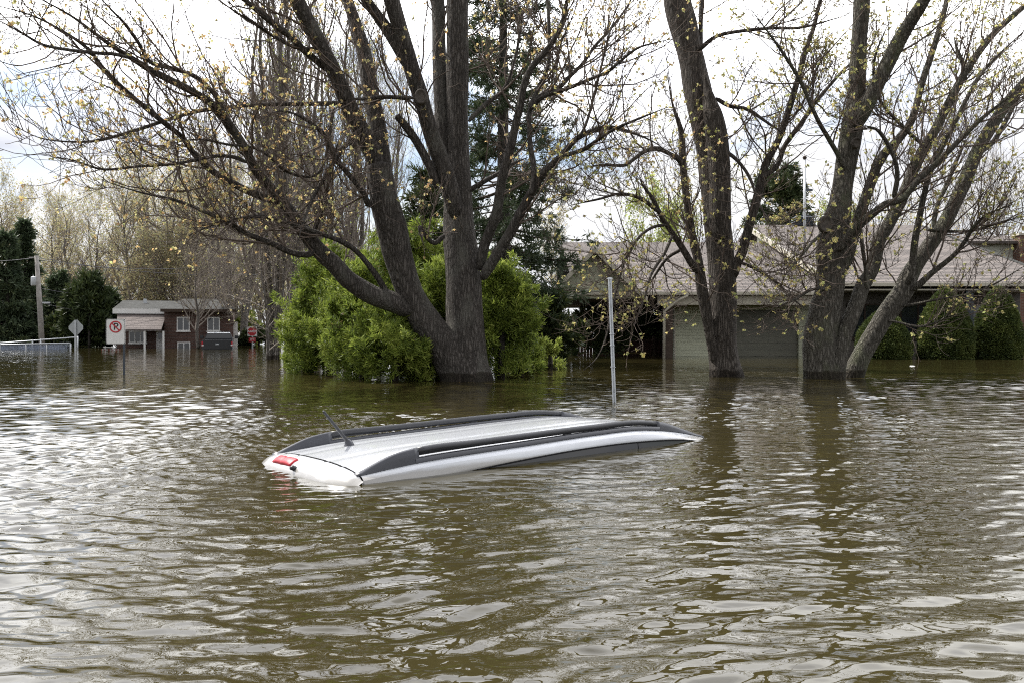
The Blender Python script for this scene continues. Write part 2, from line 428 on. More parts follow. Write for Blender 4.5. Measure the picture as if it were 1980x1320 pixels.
for px_, py_ in ((0.30, 0.95), (0.55, 0.74), (0.80, 0.80)): cv.points.new(px_, py_)
mr.mapping.update()
nt.links.new(md.outputs[0], mr.inputs['Value'])
def smooth(src, lo, hi):
    m_ = nt.nodes.new('ShaderNodeMapRange'); m_.interpolation_type = 'SMOOTHSTEP'
    m_.inputs['From Min'].default_value = lo; m_.inputs['From Max'].default_value = hi
    nt.links.new(src, m_.inputs['Value']); return m_.outputs[0]
e1 = N(nt, 'ShaderNodeMath', operation='MULTIPLY'); nt.links.new(smooth(sp.outputs['Z'], 0.17, 0.42), e1.inputs[0]); nt.links.new(smooth(sp.outputs['Y'], -0.2, 0.45), e1.inputs[1])
hz = N(nt, 'ShaderNodeMath', operation='MULTIPLY_ADD'); nt.links.new(smooth(sp.outputs['Z'], 0.70, 0.97), hz.inputs[0]); hz.inputs[1].default_value = -0.85; hz.inputs[2].default_value = 1.0
e0 = N(nt, 'ShaderNodeMath', operation='MULTIPLY'); nt.links.new(e1.outputs[0], e0.inputs[0]); nt.links.new(hz.outputs[0], e0.inputs[1])
e2 = N(nt, 'ShaderNodeMath', operation='MULTIPLY_ADD'); nt.links.new(e0.outputs[0], e2.inputs[0]); e2.inputs[1].default_value = 3.0; e2.inputs[2].default_value = 1.0
mk = N(nt, 'ShaderNodeMath', operation='MULTIPLY'); nt.links.new(mr.outputs[0], mk.inputs[0]); nt.links.new(e2.outputs[0], mk.inputs[1])
bg2 = nt.nodes.new('ShaderNodeBackground'); nt.links.new(ccol, bg2.inputs['Color']); nt.links.new(mk.outputs[0], bg2.inputs['Strength'])
ms = nt.nodes.new('ShaderNodeMixShader'); nt.links.new(cover, ms.inputs[0]); nt.links.new(bg1.outputs[0], ms.inputs[1]); nt.links.new(bg2.outputs[0], ms.inputs[2])
nt.links.new(ms.outputs[0], out.inputs['Surface'])

SC.view_settings.view_transform = 'Standard'; SC.view_settings.look = 'None'
SC.view_settings.exposure = 0.52; SC.view_settings.gamma = 1.0
try:
    SC.cycles.max_bounces = 8; SC.cycles.transparent_max_bounces = 8
    SC.cycles.sample_clamp_indirect = 6.0; SC.cycles.sample_clamp_direct = 10.0; SC.cycles.caustics_reflective = False; SC.cycles.caustics_refractive = False
    SC.cycles.use_denoising = False; SC.cycles.filter_width = 1.1
except Exception:
    pass

# ------------------------------------------------------------------ water
CAR_O = np.array([-1.418, 6.10]); CAR_A = math.atan2(0.65, 0.76)

def build_water():
    fr = np.radians(np.linspace(-50, 50, 900))
    rest = np.radians(np.linspace(50, 310, 66))[1:-1]
    ang = np.concatenate([fr, rest]); na = len(ang)
    rr = np.concatenate([0.8 * (70 / 0.8) ** np.linspace(0, 1, 1350), [90, 130, 200, 350, 700, 1500, 3500]])
    A, RR = np.meshgrid(ang, rr)
    X = np.sin(A) * RR; Y = np.cos(A) * RR
    dr = np.gradient(rr)[:, None] * np.ones_like(X)
    da = np.abs(np.gradient(np.concatenate([fr, rest])))[None, :] * RR
    front = (np.abs(A) < R(49.8))
    g = np.random.default_rng(3)
    Z = np.zeros_like(X)
    # gusts: slow patches of rougher and calmer water
    gust = 0.85 + 0.25 * np.sin(0.35 * X + 0.21 * Y + 1.0) + 0.2 * np.sin(-0.5 * X + 0.63 * Y + 2.2) + 0.15 * np.sin(0.9 * X + 0.4 * Y)
    gust = np.clip(gust, 0.35, 1.4) * (1 - 0.42 * np.clip((RR - 8) / 8, 0, 1)) * (1 - 0.22 * np.clip((5.5 - RR) / 2.5, 0, 1))
    ca, sa = math.cos(CAR_A), math.sin(CAR_A)
    lx = (X - CAR_O[0]) * ca + (Y - CAR_O[1]) * sa; ly = -(X - CAR_O[0]) * sa + (Y - CAR_O[1]) * ca
    qx = np.maximum(np.abs(lx - 1.7) - 1.85, 0); qy = np.maximum(np.abs(ly) - 0.72, 0)
    dc = np.hypot(qx, qy)
    near_car = np.where(ly < 0, 0.10 + 0.90 * np.clip(dc / 1.3, 0, 1) ** 1.4, 0.40 + 0.60 * np.clip(dc / 0.75, 0, 1) ** 1.3)
    lee = np.exp(-(((X - 1.5) / 2.3) ** 2 + ((Y - 4.4) / 2.8) ** 2))           # calm pocket on the near side of the car
    # waves bend round slowly: phase warp
    WX = X + 0.18 * np.sin(0.9 * Y + 0.4 * X) + 0.08 * np.sin(2.1 * Y - 1.3 * X + 1)
    WY = Y + 0.16 * np.sin(0.8 * X + 1.7) + 0.07 * np.sin(1.9 * X + 1.1 * Y)
    nw = 130
    lam = np.exp(g.uniform(math.log(0.055), math.log(1.3), nw))
    fin = np.clip((3.2 - RR) / 2.0, 0, 1)
    for i in range(nw):
        L = lam[i]
        mean = 99 if L > 0.3 else 96
        th = R(g.normal(mean, 23 if L < 0.5 else 34))
        if g.random() < 0.14: th = R(g.uniform(20, 160))
        kx, ky = math.cos(th), math.sin(th)
        s = 0.0245 * (1.2 if 0.09 < L < 0.30 else 1.1 if L <= 0.09 else 0.42 if L < 0.55 else 0.20)
        a = s * L / (2 * math.pi) * g.uniform(0.5, 1.3)
        sp_ = np.maximum(dr * abs(ky) + da * abs(kx), 1e-4)
        att = np.clip((L / sp_ - 2.2) / 2.0, 0, 1)
        loc = gust * near_car
        if L < 0.45: loc = loc * (1 - 0.60 * lee)
        else: loc = loc * (1 + 0.1 * lee)
        env = np.clip(1 + 0.8 * np.sin((X * g.normal() + Y * g.normal()) * 1.3 + g.uniform(0, 6)), 0.1, None)
        Z += a * att * loc * env * np.sin(2 * math.pi / L * (kx * WX + ky * WY) + g.uniform(0, 6.28))
    # ripples lapping round the hull
    Z += np.where(ly < 0, 0.0012, 0.003) * np.sin(2 * math.pi * dc / 0.13 + 0.8 * np.sin(2.6 * lx + 1.0)) * np.exp(-dc / 0.30) * (dc > 0) * (0.6 + 0.4 * np.sin(3.1 * lx))
    Z *= front
    # sharper crests
    V = np.stack([X, Y, Z], -1).reshape(-1, 3)
    nr = len(rr)
    i = np.arange(nr - 1)[:, None] * na; j = np.arange(na)[None, :]; j2 = (j + 1) % na
    Q = np.stack([i + j, i + na + j, i + na + j2, i + j2], -1).reshape(-1, 4)
    m, nt, b = mat_new('flood_water')
    v = coords(nt); n0 = N(nt, 'ShaderNodeTexNoise', Scale=0.35, Detail=4.0); nt.links.new(v, n0.inputs['Vector'])
    nt.links.new(ramp(nt, n0.outputs['Fac'], [(0.3, (0.025, 0.0205, 0.0072)), (0.7, (0.034, 0.0285, 0.0105))]), b.inputs['Base Color'])
    b.inputs['Roughness'].default_value = 0.0; b.inputs['IOR'].default_value = 1.42
    v1 = coords(nt, (6.0, 15.0, 1.0), (0, 0, R(9)))
    r1 = N(nt, 'ShaderNodeTexNoise', Scale=1.0, Detail=1.5, Roughness=0.45, Distortion=0.5); nt.links.new(v1, r1.inputs['Vector'])
    v2 = coords(nt, (1.0, 2.4, 1.0), (0, 0, R(-9)))
    r2 = N(nt, 'ShaderNodeTexNoise', Scale=1.1, Detail=2.0, Roughness=0.5); nt.links.new(v2, r2.inputs['Vector'])
    b1 = N(nt, 'ShaderNodeBump', Strength=0.6, Distance=0.006); nt.links.new(r1.outputs['Fac'], b1.inputs['Height'])
    b2 = N(nt, 'ShaderNodeBump', Strength=0.4, Distance=0.015); nt.links.new(r2.outputs['Fac'], b2.inputs['Height'])
    nt.links.new(b1.outputs['Normal'], b2.inputs['Normal']); nt.links.new(b2.outputs['Normal'], b.inputs['Normal'])
    me = mesh_np('water', V, Q, m)
    o = link('water', me)
    tag(o, kind='structure')
build_water()

# ------------------------------------------------------------------ the traced trees in the flood
def limb(pts, d0, dd, ext=0.0, bend=0.0):
    """photo trace (px, py, r px) -> world curve (x,y,z,r); dd = how far the limb's end leans away from (or to) the eye"""
    n = len(pts); out = []
    for i, (x, y, r) in enumerate(pts):
        t = i / (n - 1)
        d = d0 + dd * t ** 1.3
        p = P(x, y, d); out.append([p[0], p[1], p[2], r / F * d])
    out = np.array(out)
    if ext > 0:                                     # goes on above the picture
        dirv = norm(out[-1, :3] - out[-2, :3]); r = out[-1, 3]; k = max(2, int(ext / 0.9))
        for s in range(k):
            dirv = norm(dirv + RNG.normal(size=3) * 0.12 + np.array([0, 0, 0.10]))
            q = out[-1, :3] + dirv * ext / k
            out = np.vstack([out, [*q, max(r * (1 - (s + 1) / (k + 0.4)), 0.012)]])
    return out

def traced_tree(name, label, loc, trunks, limbs, leafm, barkm, bden=2.2, tden=5, lk=4, lsz=(0.035, 0.065), blen=(0.7, 2.3), leaf_p=0.8, knots=(), up=0.12, twigcol=None):
    root = thing(name, label, 'tree', (loc[0], loc[1], 0))
    allc = []
    for i, (c, k) in enumerate(trunks):
        n = max(24, int(len(c) * 9)); cc = catmull(c, n)
        link('trunk', stem_mesh('trunk', cc, k, barkm, 0.07, 0.28 if i == 0 else 0.1), root, True)
        allc.append(cc)
    for c in limbs:
        n = max(14, int(len(c) * 5)); cc = catmull(c, n)
        cc[:, 3] *= 0.90
        if c[-1][3] < 0.06: cc[:, 3] *= np.clip(np.linspace(3.2, 0.3, n), 0, 1)
        cc[:, 3] = np.maximum(cc[:, 3], 0.006)
        link('limb', stem_mesh('limb', cc, 12 if c[0][3] > 0.12 else 8 if c[0][3] > 0.05 else 6, barkm, 0.06, blunt=True), root, True)
        allc.append(cc)
    # side branches on every limb, twigs on them, leaves on the twigs
    P1, R1, C = [], [], []
    for c in allc:
        q = catmull(c, 24); L = np.linalg.norm(np.diff(q[:, :3], axis=0), axis=1).sum()
        thick = np.mean(q[:, 3])
        dens = bden * (0.04 if thick > 0.22 else 0.22 if thick > 0.12 else 0.85 if thick > 0.05 else 1.25)
        P1.append(q[:, :3]); R1.append(q[:, 3]); C.append(int(L * dens + RNG.random()))
    P1 = np.array(P1); R1 = np.array(R1); C = np.array(C)
    b1, r1, _ = grow(P1, R1, C, blen, (25, 65), 8, up, 0.15, 0.0075, 0.5, 0.15, taper=0.4)
    hi = b1[:, :, 2].min(axis=1) > 0.7
    hi &= (b1[:, 0, 2] < 8.6) | (RNG.random(len(b1)) < (0.30 if loc[0] < 0 else 0.08))
    b1, r1 = b1[hi], r1[hi]
    b2, r2, _ = grow(b1, r1, RNG.poisson(tden, len(b1)), (0.35, 1.15), (25, 60), 6, up * 1.3, 0.17, 0.0058, 0.6, 0.12, taper=0.6)
    b3, r3, _ = grow(b2, r2, RNG.poisson(2.3, len(b2)), (0.15, 0.5), (25, 60), 4, up * 1.6, 0.18, 0.0045, 0.7, 0.2, taper=0.7)
    ends = np.concatenate([b1[:, -1], b2[:, -1], b3[:, -1]])
    ends = ends[(RNG.random(len(ends)) < leaf_p) & (ends[:, 2] > 0.5)]
    lv, lq = leafquads(ends, lsz, lk, 0.010)
    parts = [(*tubes(b1, r1, 5), 0), (*tubes(b2, r2, 3), 0), (*tubes(b3, r3, 3), 0), (lv, lq, 1)]
    V, Q, Mi = join(parts)
    link('crown', mesh_np('crown', V, Q, [twigcol or M['twig'], leafm], Mi), root, True)
    for kx, ky, kr, kd in knots:
        p = P(kx, ky, kd); mb = MB(); r = kr / F * kd
        rings = [(1.25, 0.0), (1.2, -0.045), (1.05, -0.07), (0.88, -0.062), (0.8, -0.045), (0.45, -0.04), (0.12, -0.036)]
        k = 18; b0 = 0
        for s, (q, h) in enumerate(rings):
            for j in range(k):
                a = 2 * math.pi * j / k
                mb.v.append((p[0] + r * q * math.cos(a), p[1] + h + (0.06 if s == 0 else 0), p[2] + 1.25 * r * q * math.sin(a)))
        for s in range(len(rings) - 1):
            for j in range(k):
                mb.f.append([s*k+j, s*k+(j+1) % k, (s+1)*k+(j+1) % k, (s+1)*k+j])
        mb.f.append([(len(rings)-1)*k + j for j in range(k)])
        mb.build('knot', M['cutwood'], root, True, world=True)
    return root

M['cutwood'] = plain('cut_wood', (0.085, 0.075, 0.066), 0.9, var=0.4, scale=18, bump=0.01)

D = 17.4
def L_(pts, dd=0.0, d0=D, ext=0.0): return limb(pts, d0, dd, ext)
big_trunks = [
    (L_([(902,775,44),(903,735,43),(902,690,38),(900,640,37),(897,560,36),(893,500,34),(887,440,30),(886,360,26),(885,260,21),(884,140,21),(884,0,20)], 0.5, ext=7), 22),
    (L_([(893,750,32),(880,710,34),(855,668,33),(828,631,31),(803,590,28),(787,550,26),(771,500,27),(757,440,29),(742,380,27),(732,320,25)], -0.5, D-0.1), 18),
]
big_limbs = [
    L_([(868,345,20),(858,290,17),(854,200,16),(849,100,15),(846,0,15)], 0.6, D+0.3, 5),
    L_([(880,420,22),(870,365,20),(848,300,18),(832,253,17),(813,187,17),(795,130,17),(778,70,16),(757,0,17)], -1.0, D, 5),
    L_([(798,140,14),(775,100,14),(750,60,13),(722,20,12),(708,0,12)], -0.4, D-0.6, 4),
    L_([(846,365,10),(832,325,9),(807,277,9),(785,245,9),(767,225,7)], -0.4, D-0.2),
    L_([(735,330,22),(712,280,20),(692,240,19),(672,200,18),(645,137,17),(610,70,17),(573,0,17)], -1.5, D-0.5, 5),
    L_([(745,350,22),(735,290,21),(728,240,19),(717,180,18),(705,110,16),(690,55,13),(672,0,12)], 0.6, D-0.4, 5),
    L_([(790,605,27),(768,588,24),(722,571,21),(677,544,20),(650,516,19),(610,477,17),(580,437,15),(547,393,13),(520,360,11),(493,327,10),(473,287,10),(447,247,9),(410,203,8),(377,180,8),(333,157,7.5),(293,137,7),(250,110,6.5),(213,87,6),(173,57,5),(140,33,4.5),(100,10,4),(40,-20,3)], -4.2, D-0.4),
    L_([(550,397,9),(520,385,9),(480,370,8.5),(447,353,8),(413,333,7),(377,300,6.5),(353,267,6),(320,240,6),(267,197,5.5),(233,167,5),(200,133,4.5),(170,95,4),(120,60,3.5),(60,30,3),(-30,5,2)], -3.0, D-1.4),
    L_([(672,200,6),(600,201,5),(500,203,4.5),(427,210,4.5),(380,216,4),(330,230,4),(270,250,3.6),(200,270,3.2),(150,275,2.6),(80,268,2.2),(20,240,1.8)], -4, D-0.8),
    L_([(477,315,5),(455,305,4.5),(420,302,4),(380,310,3.6),(330,318,3.4),(270,322,3),(200,328,2.6),(140,310,2.2),(80,300,1.8)], -2.0, D-2.0),
    L_([(606,480,8),(598,492,7),(565,489,6.5),(525,471,6),(480,453,5.5),(440,430,4.5),(400,412,4),(340,388,3.4),(270,372,2.8),(200,350,2)], -2.5, D-1.1),
    L_([(752,575,8),(738,550,7),(722,525,6.5),(692,489,6),(662,468,6),(613,450,5),(556,431,4.5),(507,419,4),(460,424,3.4),(400,440,2.8),(340,470,2)], -2.2, D-0.5),
    L_([(645,140,8),(625,128,8),(587,97,7.5),(560,70,7),(533,50,6.5),(493,17,6),(460,-15,5)], -1.5, D-1.2, 2),
    L_([(668,195,5),(625,105,4.5),(573,93,4),(533,73,3.6),(493,47,3.2),(450,20,2.8),(410,-10,2)], -1.5, D-1.3),
    L_([(440,240,5.5),(417,187,5),(380,150,5),(333,133,4.6),(290,120,4.4),(267,82,4),(240,45,3.6),(213,17,3),(180,-20,2.4)], -2.0, D-2.5),
    L_([(255,113,4.5),(220,105,4),(187,103,4),(133,97,3.6),(83,87,3),(40,63,2.6),(-20,30,2)], -1.5, D-4.0),
    L_([(735,300,7),(718,395,7),(700,370,6),(672,335,5.5),(650,310,5),(632,270,4.6),(615,250,4.2),(580,225,3.6),(540,215,3),(500,235,2.4)], -2.2, D-0.5),
    L_([(800,190,5),(740,188,4.5),(700,192,4),(680,190,3)], -0.8, D-1.0),
    L_([(645,210,4),(620,330,3.4),(560,335,3),(500,290,3),(440,280,2.8),(380,270,2.4),(300,285,2)], -2, D-1.2),
    L_([(928,522,12),(935,480,11),(950,441,11),(962,404,10.5),(971,347,10),(987,287,9.5),(997,240,8.5),(1007,200,8),(1013,167,7),(1027,133,6.5),(1057,97,6),(1077,67,5.5),(1090,33,4.5),(1097,0,4)], -1.0, D-0.1, 2.5),
    L_([(932,540,13),(945,518,12),(965,486,11.5),(993,440,11),(1013,400,10),(1033,363,9),(1053,333,8),(1087,300,7),(1110,273,6),(1137,257,5.5),(1173,247,5),(1210,253,4),(1260,273,3),(1300,300,2)], -1.6, D-0.2),
    L_([(1028,375,6.5),(1032,340,6.2),(1031,317,6),(1025,275,5.5),(1023,240,5.2),(1026,205,5),(1040,173,5),(1060,127,4.5),(1062,70,4),(1058,0,3.4)], 1.2, D-0.8, 2),
    L_([(1023,215,5.5),(1040,195,5.2),(1060,183,5),(1093,173,4.6),(1143,153,4),(1177,137,3.5),(1227,97,3),(1260,85,2.4),(1300,76,1.8)], -1.8, D-0.4),
    L_([(1018,235,5),(1037,192,5),(1077,173,4.8),(1103,147,4.4),(1127,123,4),(1150,90,3.6),(1180,57,3),(1215,10,2.4),(1240,-40,2)], 1.0, D-0.3),
    L_([(1080,305,5),(1127,290,4.5),(1153,273,4),(1185,252,3.4),(1230,232,2.8),(1293,207,2)], -1.5, D-1.0),
    L_([(1120,268,3.5),(1135,235,3.2),(1150,180,3),(1165,120,2.8),(1180,60,2.4),(1200,10,2)], 1.0, D-1.2),
    L_([(906,235,6),(925,215,5.5),(948,195,5.2),(970,178,4.5),(985,150,3.8),(1000,95,3.2),(1010,30,2.6)], 0.8, D+0.1, 1),
    L_([(905,370,6),(935,352,5.2),(965,335,4.6),(990,318,3.6),(1020,305,2.6)], 0.9, D+0.2),
    L_([(860,455,6),(840,470,5.5),(822,455,5),(812,440,5),(818,472,3)], -0.3, D-0.3),
    L_([(700,245,5),(655,300,4.6),(612,370,4),(590,420,3.2),(575,470,2.4)], -1.6, D-1.0),
    L_([(600,470,4),(625,400,3.6),(640,330,3.2),(655,270,2.6)], -0.8, D-1.0),
]
traced_tree('maple_tree', 'huge many-stemmed maple rising out of the flood beside bright green cedars, its boughs spreading left', (-0.95, D, 0),
            big_trunks, big_limbs, M['leaf_gold'], M['bark'], bden=3.4, tden=5.6, lk=5, lsz=(0.028, 0.068), blen=(0.7, 2.4), leaf_p=0.36,
            knots=[(814, 188, 10, D-0.95), (681, 275, 7, D-1.05)])

D2 = 19.0
mid_trunks = [(L_([(1404,770,33),(1403,725,29),(1398,680,27),(1396,632,27),(1397,540,26),(1388,440,25),(1378,330,26),(1366,250,27),(1350,180,27),(1335,110,25),(1322,50,26),(1308,0,27)], 0.4, D2, 6), 20)]
mid_limbs = [
    L_([(1394,470,20),(1393,420,23),(1391,330,24),(1383,250,24),(1373,200,19),(1366,165,12),(1362,140,5)], -0.05, D2-0.12),
    L_([(1385,705,13),(1372,640,12),(1357,556,12),(1348,496,10),(1336,444,9),(1327,380,8.5),(1320,310,8),(1317,255,7),(1300,200,4),(1290,140,3)], -0.4, D2-0.1),
    L_([(1318,325,6),(1313,310,5.5),(1293,297,5),(1270,288,5),(1247,293,4.6),(1223,310,4),(1207,320,3.6),(1160,320,3),(1120,327,2)], -1.5, D2-0.3),
    L_([(1352,530,8),(1337,510,7.5),(1318,478,7),(1297,447,6),(1279,420,5.5),(1262,385,4.8),(1245,362,4),(1236,345,3)], -1.0, D2-0.3),
    L_([(1275,412,4.5),(1240,385,4),(1200,375,3.4),(1160,385,2.8),(1100,398,2)], -1.5, D2-0.9),
    L_([(1290,435,4),(1262,440,3.6),(1235,460,3.2),(1210,500,2.8),(1195,550,2.4),(1180,610,2.2),(1172,650,2),(1155,690,1.8),(1128,716,1.5)], -2.0, D2-0.8),
    L_([(1300,455,4),(1285,490,3.4),(1260,530,3),(1245,580,2.4),(1225,630,2)], -1.2, D2-0.8),
    L_([(1322,480,4),(1290,500,3.4),(1265,535,2.6),(1250,560,2)], 1.0, D2-0.4),
    L_([(1418,540,12),(1424,512,11),(1436,486,10.5),(1449,436,10),(1467,373,9.5),(1480,320,8.5),(1507,267,7.5),(1527,207,7),(1543,153,6),(1557,100,5.5),(1573,55,4.6),(1587,0,4)], -0.6, D2, 2.5),
    L_([(1474,345,6),(1503,320,6),(1517,283,5.6),(1553,233,5),(1573,203,4.5),(1603,167,4),(1640,128,3.2),(1690,90,2.4)], 1.2, D2-0.3),
    L_([(1345,100,5.5),(1357,92,5),(1387,70,4.5),(1437,60,4),(1493,55,3.5),(1553,53,3),(1637,30,2.2)], -1.5, D2+0.1),
    L_([(1340,130,5),(1354,95,4.8),(1355,50,4.6),(1357,0,4.4)], 0.5, D2+0.1, 2),
    L_([(1384,190,5),(1410,205,4.5),(1445,212,4),(1480,235,3),(1520,262,2)], -1.0, D2),
    L_([(1398,290,4.5),(1425,310,4),(1450,345,3.2),(1470,400,2.4),(1500,440,1.8)], -1.3, D2-0.1),
    L_([(1425,505,4),(1460,520,3.4),(1500,545,3),(1530,575,2.4),(1560,600,1.8)], -2.0, D2),
]
traced_tree('maple_tree', 'straight thick maple with a torn bark strip up its trunk, standing before the garage door', (4.7, D2, 0),
            mid_trunks, mid_limbs, M['leaf_olive'], M['bark2'], bden=4.0, tden=6.0, lk=5, lsz=(0.03, 0.074), blen=(0.6, 2.0), leaf_p=0.36)

D3 = 18.2
right_trunks = [
    (L_([(1592,770,36),(1592,733,34),(1586,695,32),(1585,655,32),(1595,605,30),(1604,565,27),(1608,530,26),(1610,480,29),(1617,430,26),(1628,370,20),(1638,310,20),(1647,255,21),(1652,220,20),(1656,180,16),(1660,100,15),(1667,0,15)], 0.3, D3, 6), 20),
    (L_([(1610,745,22),(1618,710,18),(1633,645,16),(1655,591,15),(1668,553,14),(1688,517,13.5),(1698,468,13),(1718,435,12),(1747,377,11),(1770,320,10.5),(1800,267,9.5),(1840,190,8),(1873,130,7),(1920,67,6),(1985,8,5)], 1.5, D3-0.2, 3), 12),
]
right_limbs = [
    L_([(1650,250,19),(1672,212,17),(1703,150,16),(1737,83,15),(1762,40,14),(1787,0,13)], -1.0, D3-0.1, 5),
    L_([(1625,530,14),(1638,500,13),(1655,441,12),(1680,365,11),(1703,307,10),(1737,270,9),(1764,230,8),(1783,160,7),(1803,100,6.5),(1827,17,5.5)], 1.2, D3, 3),
    L_([(1622,485,11),(1640,458,10),(1660,437,9.5),(1685,416,9),(1713,395,8),(1745,385,7),(1775,350,6.5),(1820,307,6),(1887,240,5),(1935,200,4),(1985,160,3)], -1.6, D3-0.3),
    L_([(1676,560,5),(1674,520,4.5),(1668,482,4.2),(1663,441,4),(1650,400,3)], -0.3, D3-0.4),
    L_([(1633,330,5.5),(1622,303,5),(1600,265,4.6),(1580,230,4.2),(1547,157,3.8),(1507,93,3.2),(1453,20,2.4)], -1.2, D3-0.1),
    L_([(1728,385,6),(1735,340,5),(1727,300,4.4),(1700,255,3.8),(1672,243,3.2)], -0.6, D3-0.4),
    L_([(1600,560,4),(1570,560,3.4),(1535,580,3),(1500,595,2.2)], -1.5, D3-0.2),
    L_([(1593,450,4),(1570,470,3.4),(1545,500,2.8),(1520,530,2)], -1.5, D3-0.2),
    L_([(1790,285,4.4),(1745,245,3.8),(1700,190,3.2),(1690,120,2.8),(1720,40,2.2)], -1.0, D3+0.4),
    L_([(1835,200,4.5),(1862,135,4),(1850,95,3.6),(1845,72,3)], 0.2, D3+0.6),
]
traced_tree('maple_tree', 'lichen-grey forked maple with a round sawn knot on its trunk, right of the torn-bark maple', (6.66, D3, 0),
            right_trunks, right_limbs, M['leaf_olive'], M['bark3'], bden=4.0, tden=6.0, lk=5, lsz=(0.03, 0.074), blen=(0.6, 2.1), leaf_p=0.36,
            knots=[(1596, 434, 11, D3-0.34), (1655, 277, 7, D3-0.2)])

D4 = 18.6
lean_trunks = [(L_([(1634,765,20),(1652,722,18),(1671,678,17.5),(1698,632,17),(1725,591,18),(1748,560,19),(1760,530,17),(1775,505,15),(1802,468,14),(1829,427,13),(1850,385,12.5),(1873,333,12),(1893,287,11.5),(1920,240,11),(1953,193,10.5),(1990,150,10)], 0.4, D4, 4), 16)]
lean_limbs = [
    L_([(1755,550,10),(1763,520,8),(1769,468,7.5),(1777,425,7),(1787,377,6.5),(1800,330,6),(1850,230,5),(1900,140,4),(1980,60,3)], -0.8, D4-0.1),
    L_([(1762,562,8),(1778,550,7),(1802,528,6),(1843,495,5),(1867,465,4.5),(1881,441,4),(1910,415,3),(1960,395,2)], -1.4, D4-0.1),
    L_([(1745,592,4),(1775,587,3),(1807,580,2.6),(1856,572,2.4),(1916,553,2),(1985,512,1.5)], -1.5, D4-0.1),
    L_([(1712,618,3.5),(1745,625,2.6),(1780,632,2.2),(1821,618,1.8),(1842,600,1.4)], -1.2, D4-0.1),
    L_([(1812,455,6),(1806,430,5.5),(1815,390,5),(1830,360,4.5),(1850,310,4),(1870,270,3)], 1.0, D4+0.2),
    L_([(1885,300,6),(1920,275,5),(1955,215,4.4),(1985,150,4)], 1.0, D4+0.3),
    L_([(1790,445,4),(1830,448,3.6),(1880,446,3.2),(1930,432,2.6),(1990,415,2)], -1.6, D4),
]
traced_tree('maple_tree', 'slim maple leaning steeply right, last trunk on the right over the clipped yews', (7.45, D4, 0),
            lean_trunks, lean_limbs, M['leaf_olive'], M['bark3'], bden=4.0, tden=6.0, lk=5, lsz=(0.03, 0.074), blen=(0.6, 2.0), leaf_p=0.36)

# ------------------------------------------------------------------ evergreens and far trees
def cedar_bush(label, px, d, w, h, mat, seed_lean=0.0, n=3600, k=13, L=(0.06, 0.17), wd=(0.006, 0.016), top=0.35, dirup=0.7, name='cedar_bush', cat='shrub', group=None, depth=None, plume=0.75, clipped=False):
    """teardrop of upright fans of scale leaves on a hidden stem"""
    c = P(px, 640, d); root = thing(name, label, cat, (c[0], c[1], 0), 0, group)
    npl = max(14, n // 30); per = n // npl
    t = RNG.random(npl) ** 0.8; a = RNG.random(npl) * 2 * np.pi
    prof = np.clip(np.where(t < top, 0.84 + 0.16 * np.sin(t / top * np.pi / 2), np.cos((t - top) / (1 - top) * np.pi / 2) ** 0.75), 0.02, 1)
    rr = prof * np.sqrt(RNG.uniform(0.2, 0.95, npl)) * RNG.uniform(0.8, 1.1, npl) * (1 + 0.13 * np.sin(2.0 * a + 4 * t + px) + 0.10 * np.sin(5 * a - 7 * t + px * 0.7))
    org = np.stack([np.cos(a) * rr * w / 2 + seed_lean * t, np.sin(a) * rr * (depth or w * 0.9) / 2, t * h * 0.86 - 0.12], -1)
    ax = norm(np.stack([np.cos(a) * 0.55 * rr, np.sin(a) * 0.55 * rr, np.full(npl, 0.55 + 0.5 * dirup)], -1) + RNG.normal(size=(npl, 3)) * 0.2)
    pl = plume * RNG.uniform(0.45, 1.35, npl) * min(1.0, h / 2.2)
    u = RNG.random((npl, per)) ** 0.9; wob = RNG.normal(size=(npl, per, 3)); 
    rad = (pl[:, None] * 0.19 * np.sin(np.pi * np.clip(0.12 + 0.9 * u, 0, 1)) ** 0.8)[:, :, None]
    side = norm(wob - ax[:, None] * np.sum(wob * ax[:, None], -1, keepdims=True)) * np.sqrt(RNG.random((npl, per, 1)))
    cpt = (org[:, None] + ax[:, None] * (pl[:, None] * u)[:, :, None] + side * rad).reshape(-1, 3)
    dirs = norm((ax[:, None] * 0.8 + side * 0.9 + RNG.normal(size=(npl, per, 3)) * 0.2)).reshape(-1, 3)
    if clipped:
        t = RNG.random(n); a = RNG.random(n) * 2 * np.pi
        prof = np.clip(np.where(t < 0.25, 0.90 + 0.10 * np.sin(t / 0.25 * np.pi / 2), np.cos((t - 0.25) / 0.75 * np.pi / 2) ** 0.62), 0.0, 1)
        rr = prof * np.sqrt(RNG.uniform(0.72, 1.0, n)) * (1 + 0.03 * np.sin(9 * a + 13 * t) + 0.03 * np.sin(5 * a - 9 * t))
        cpt = np.stack([np.cos(a) * rr * w / 2, np.sin(a) * rr * w * 0.45, -0.12 + t * (h + 0.1)], -1)
        dirs = norm(np.stack([np.cos(a) * 0.8, np.sin(a) * 0.8, 0.25 + 1.2 * t], -1) + RNG.normal(size=(n, 3)) * 0.3)
    cpt[:, 2] = np.maximum(cpt[:, 2], -0.12)
    V, Q = sprays(cpt, dirs, k, L, wd, 0.55)
    me = mesh_np('foliage', V, Q, mat, smooth=False)
    link('foliage', me, root)
    cv = np.array([[0, 0, -0.4, 0.09], [0.03, 0.02, h * 0.4, 0.06], [0.0, 0.0, h * 0.9, 0.015]])
    link('stem', stem_mesh('stem', catmull(cv, 12), 7, M['bark']), root)
    return root

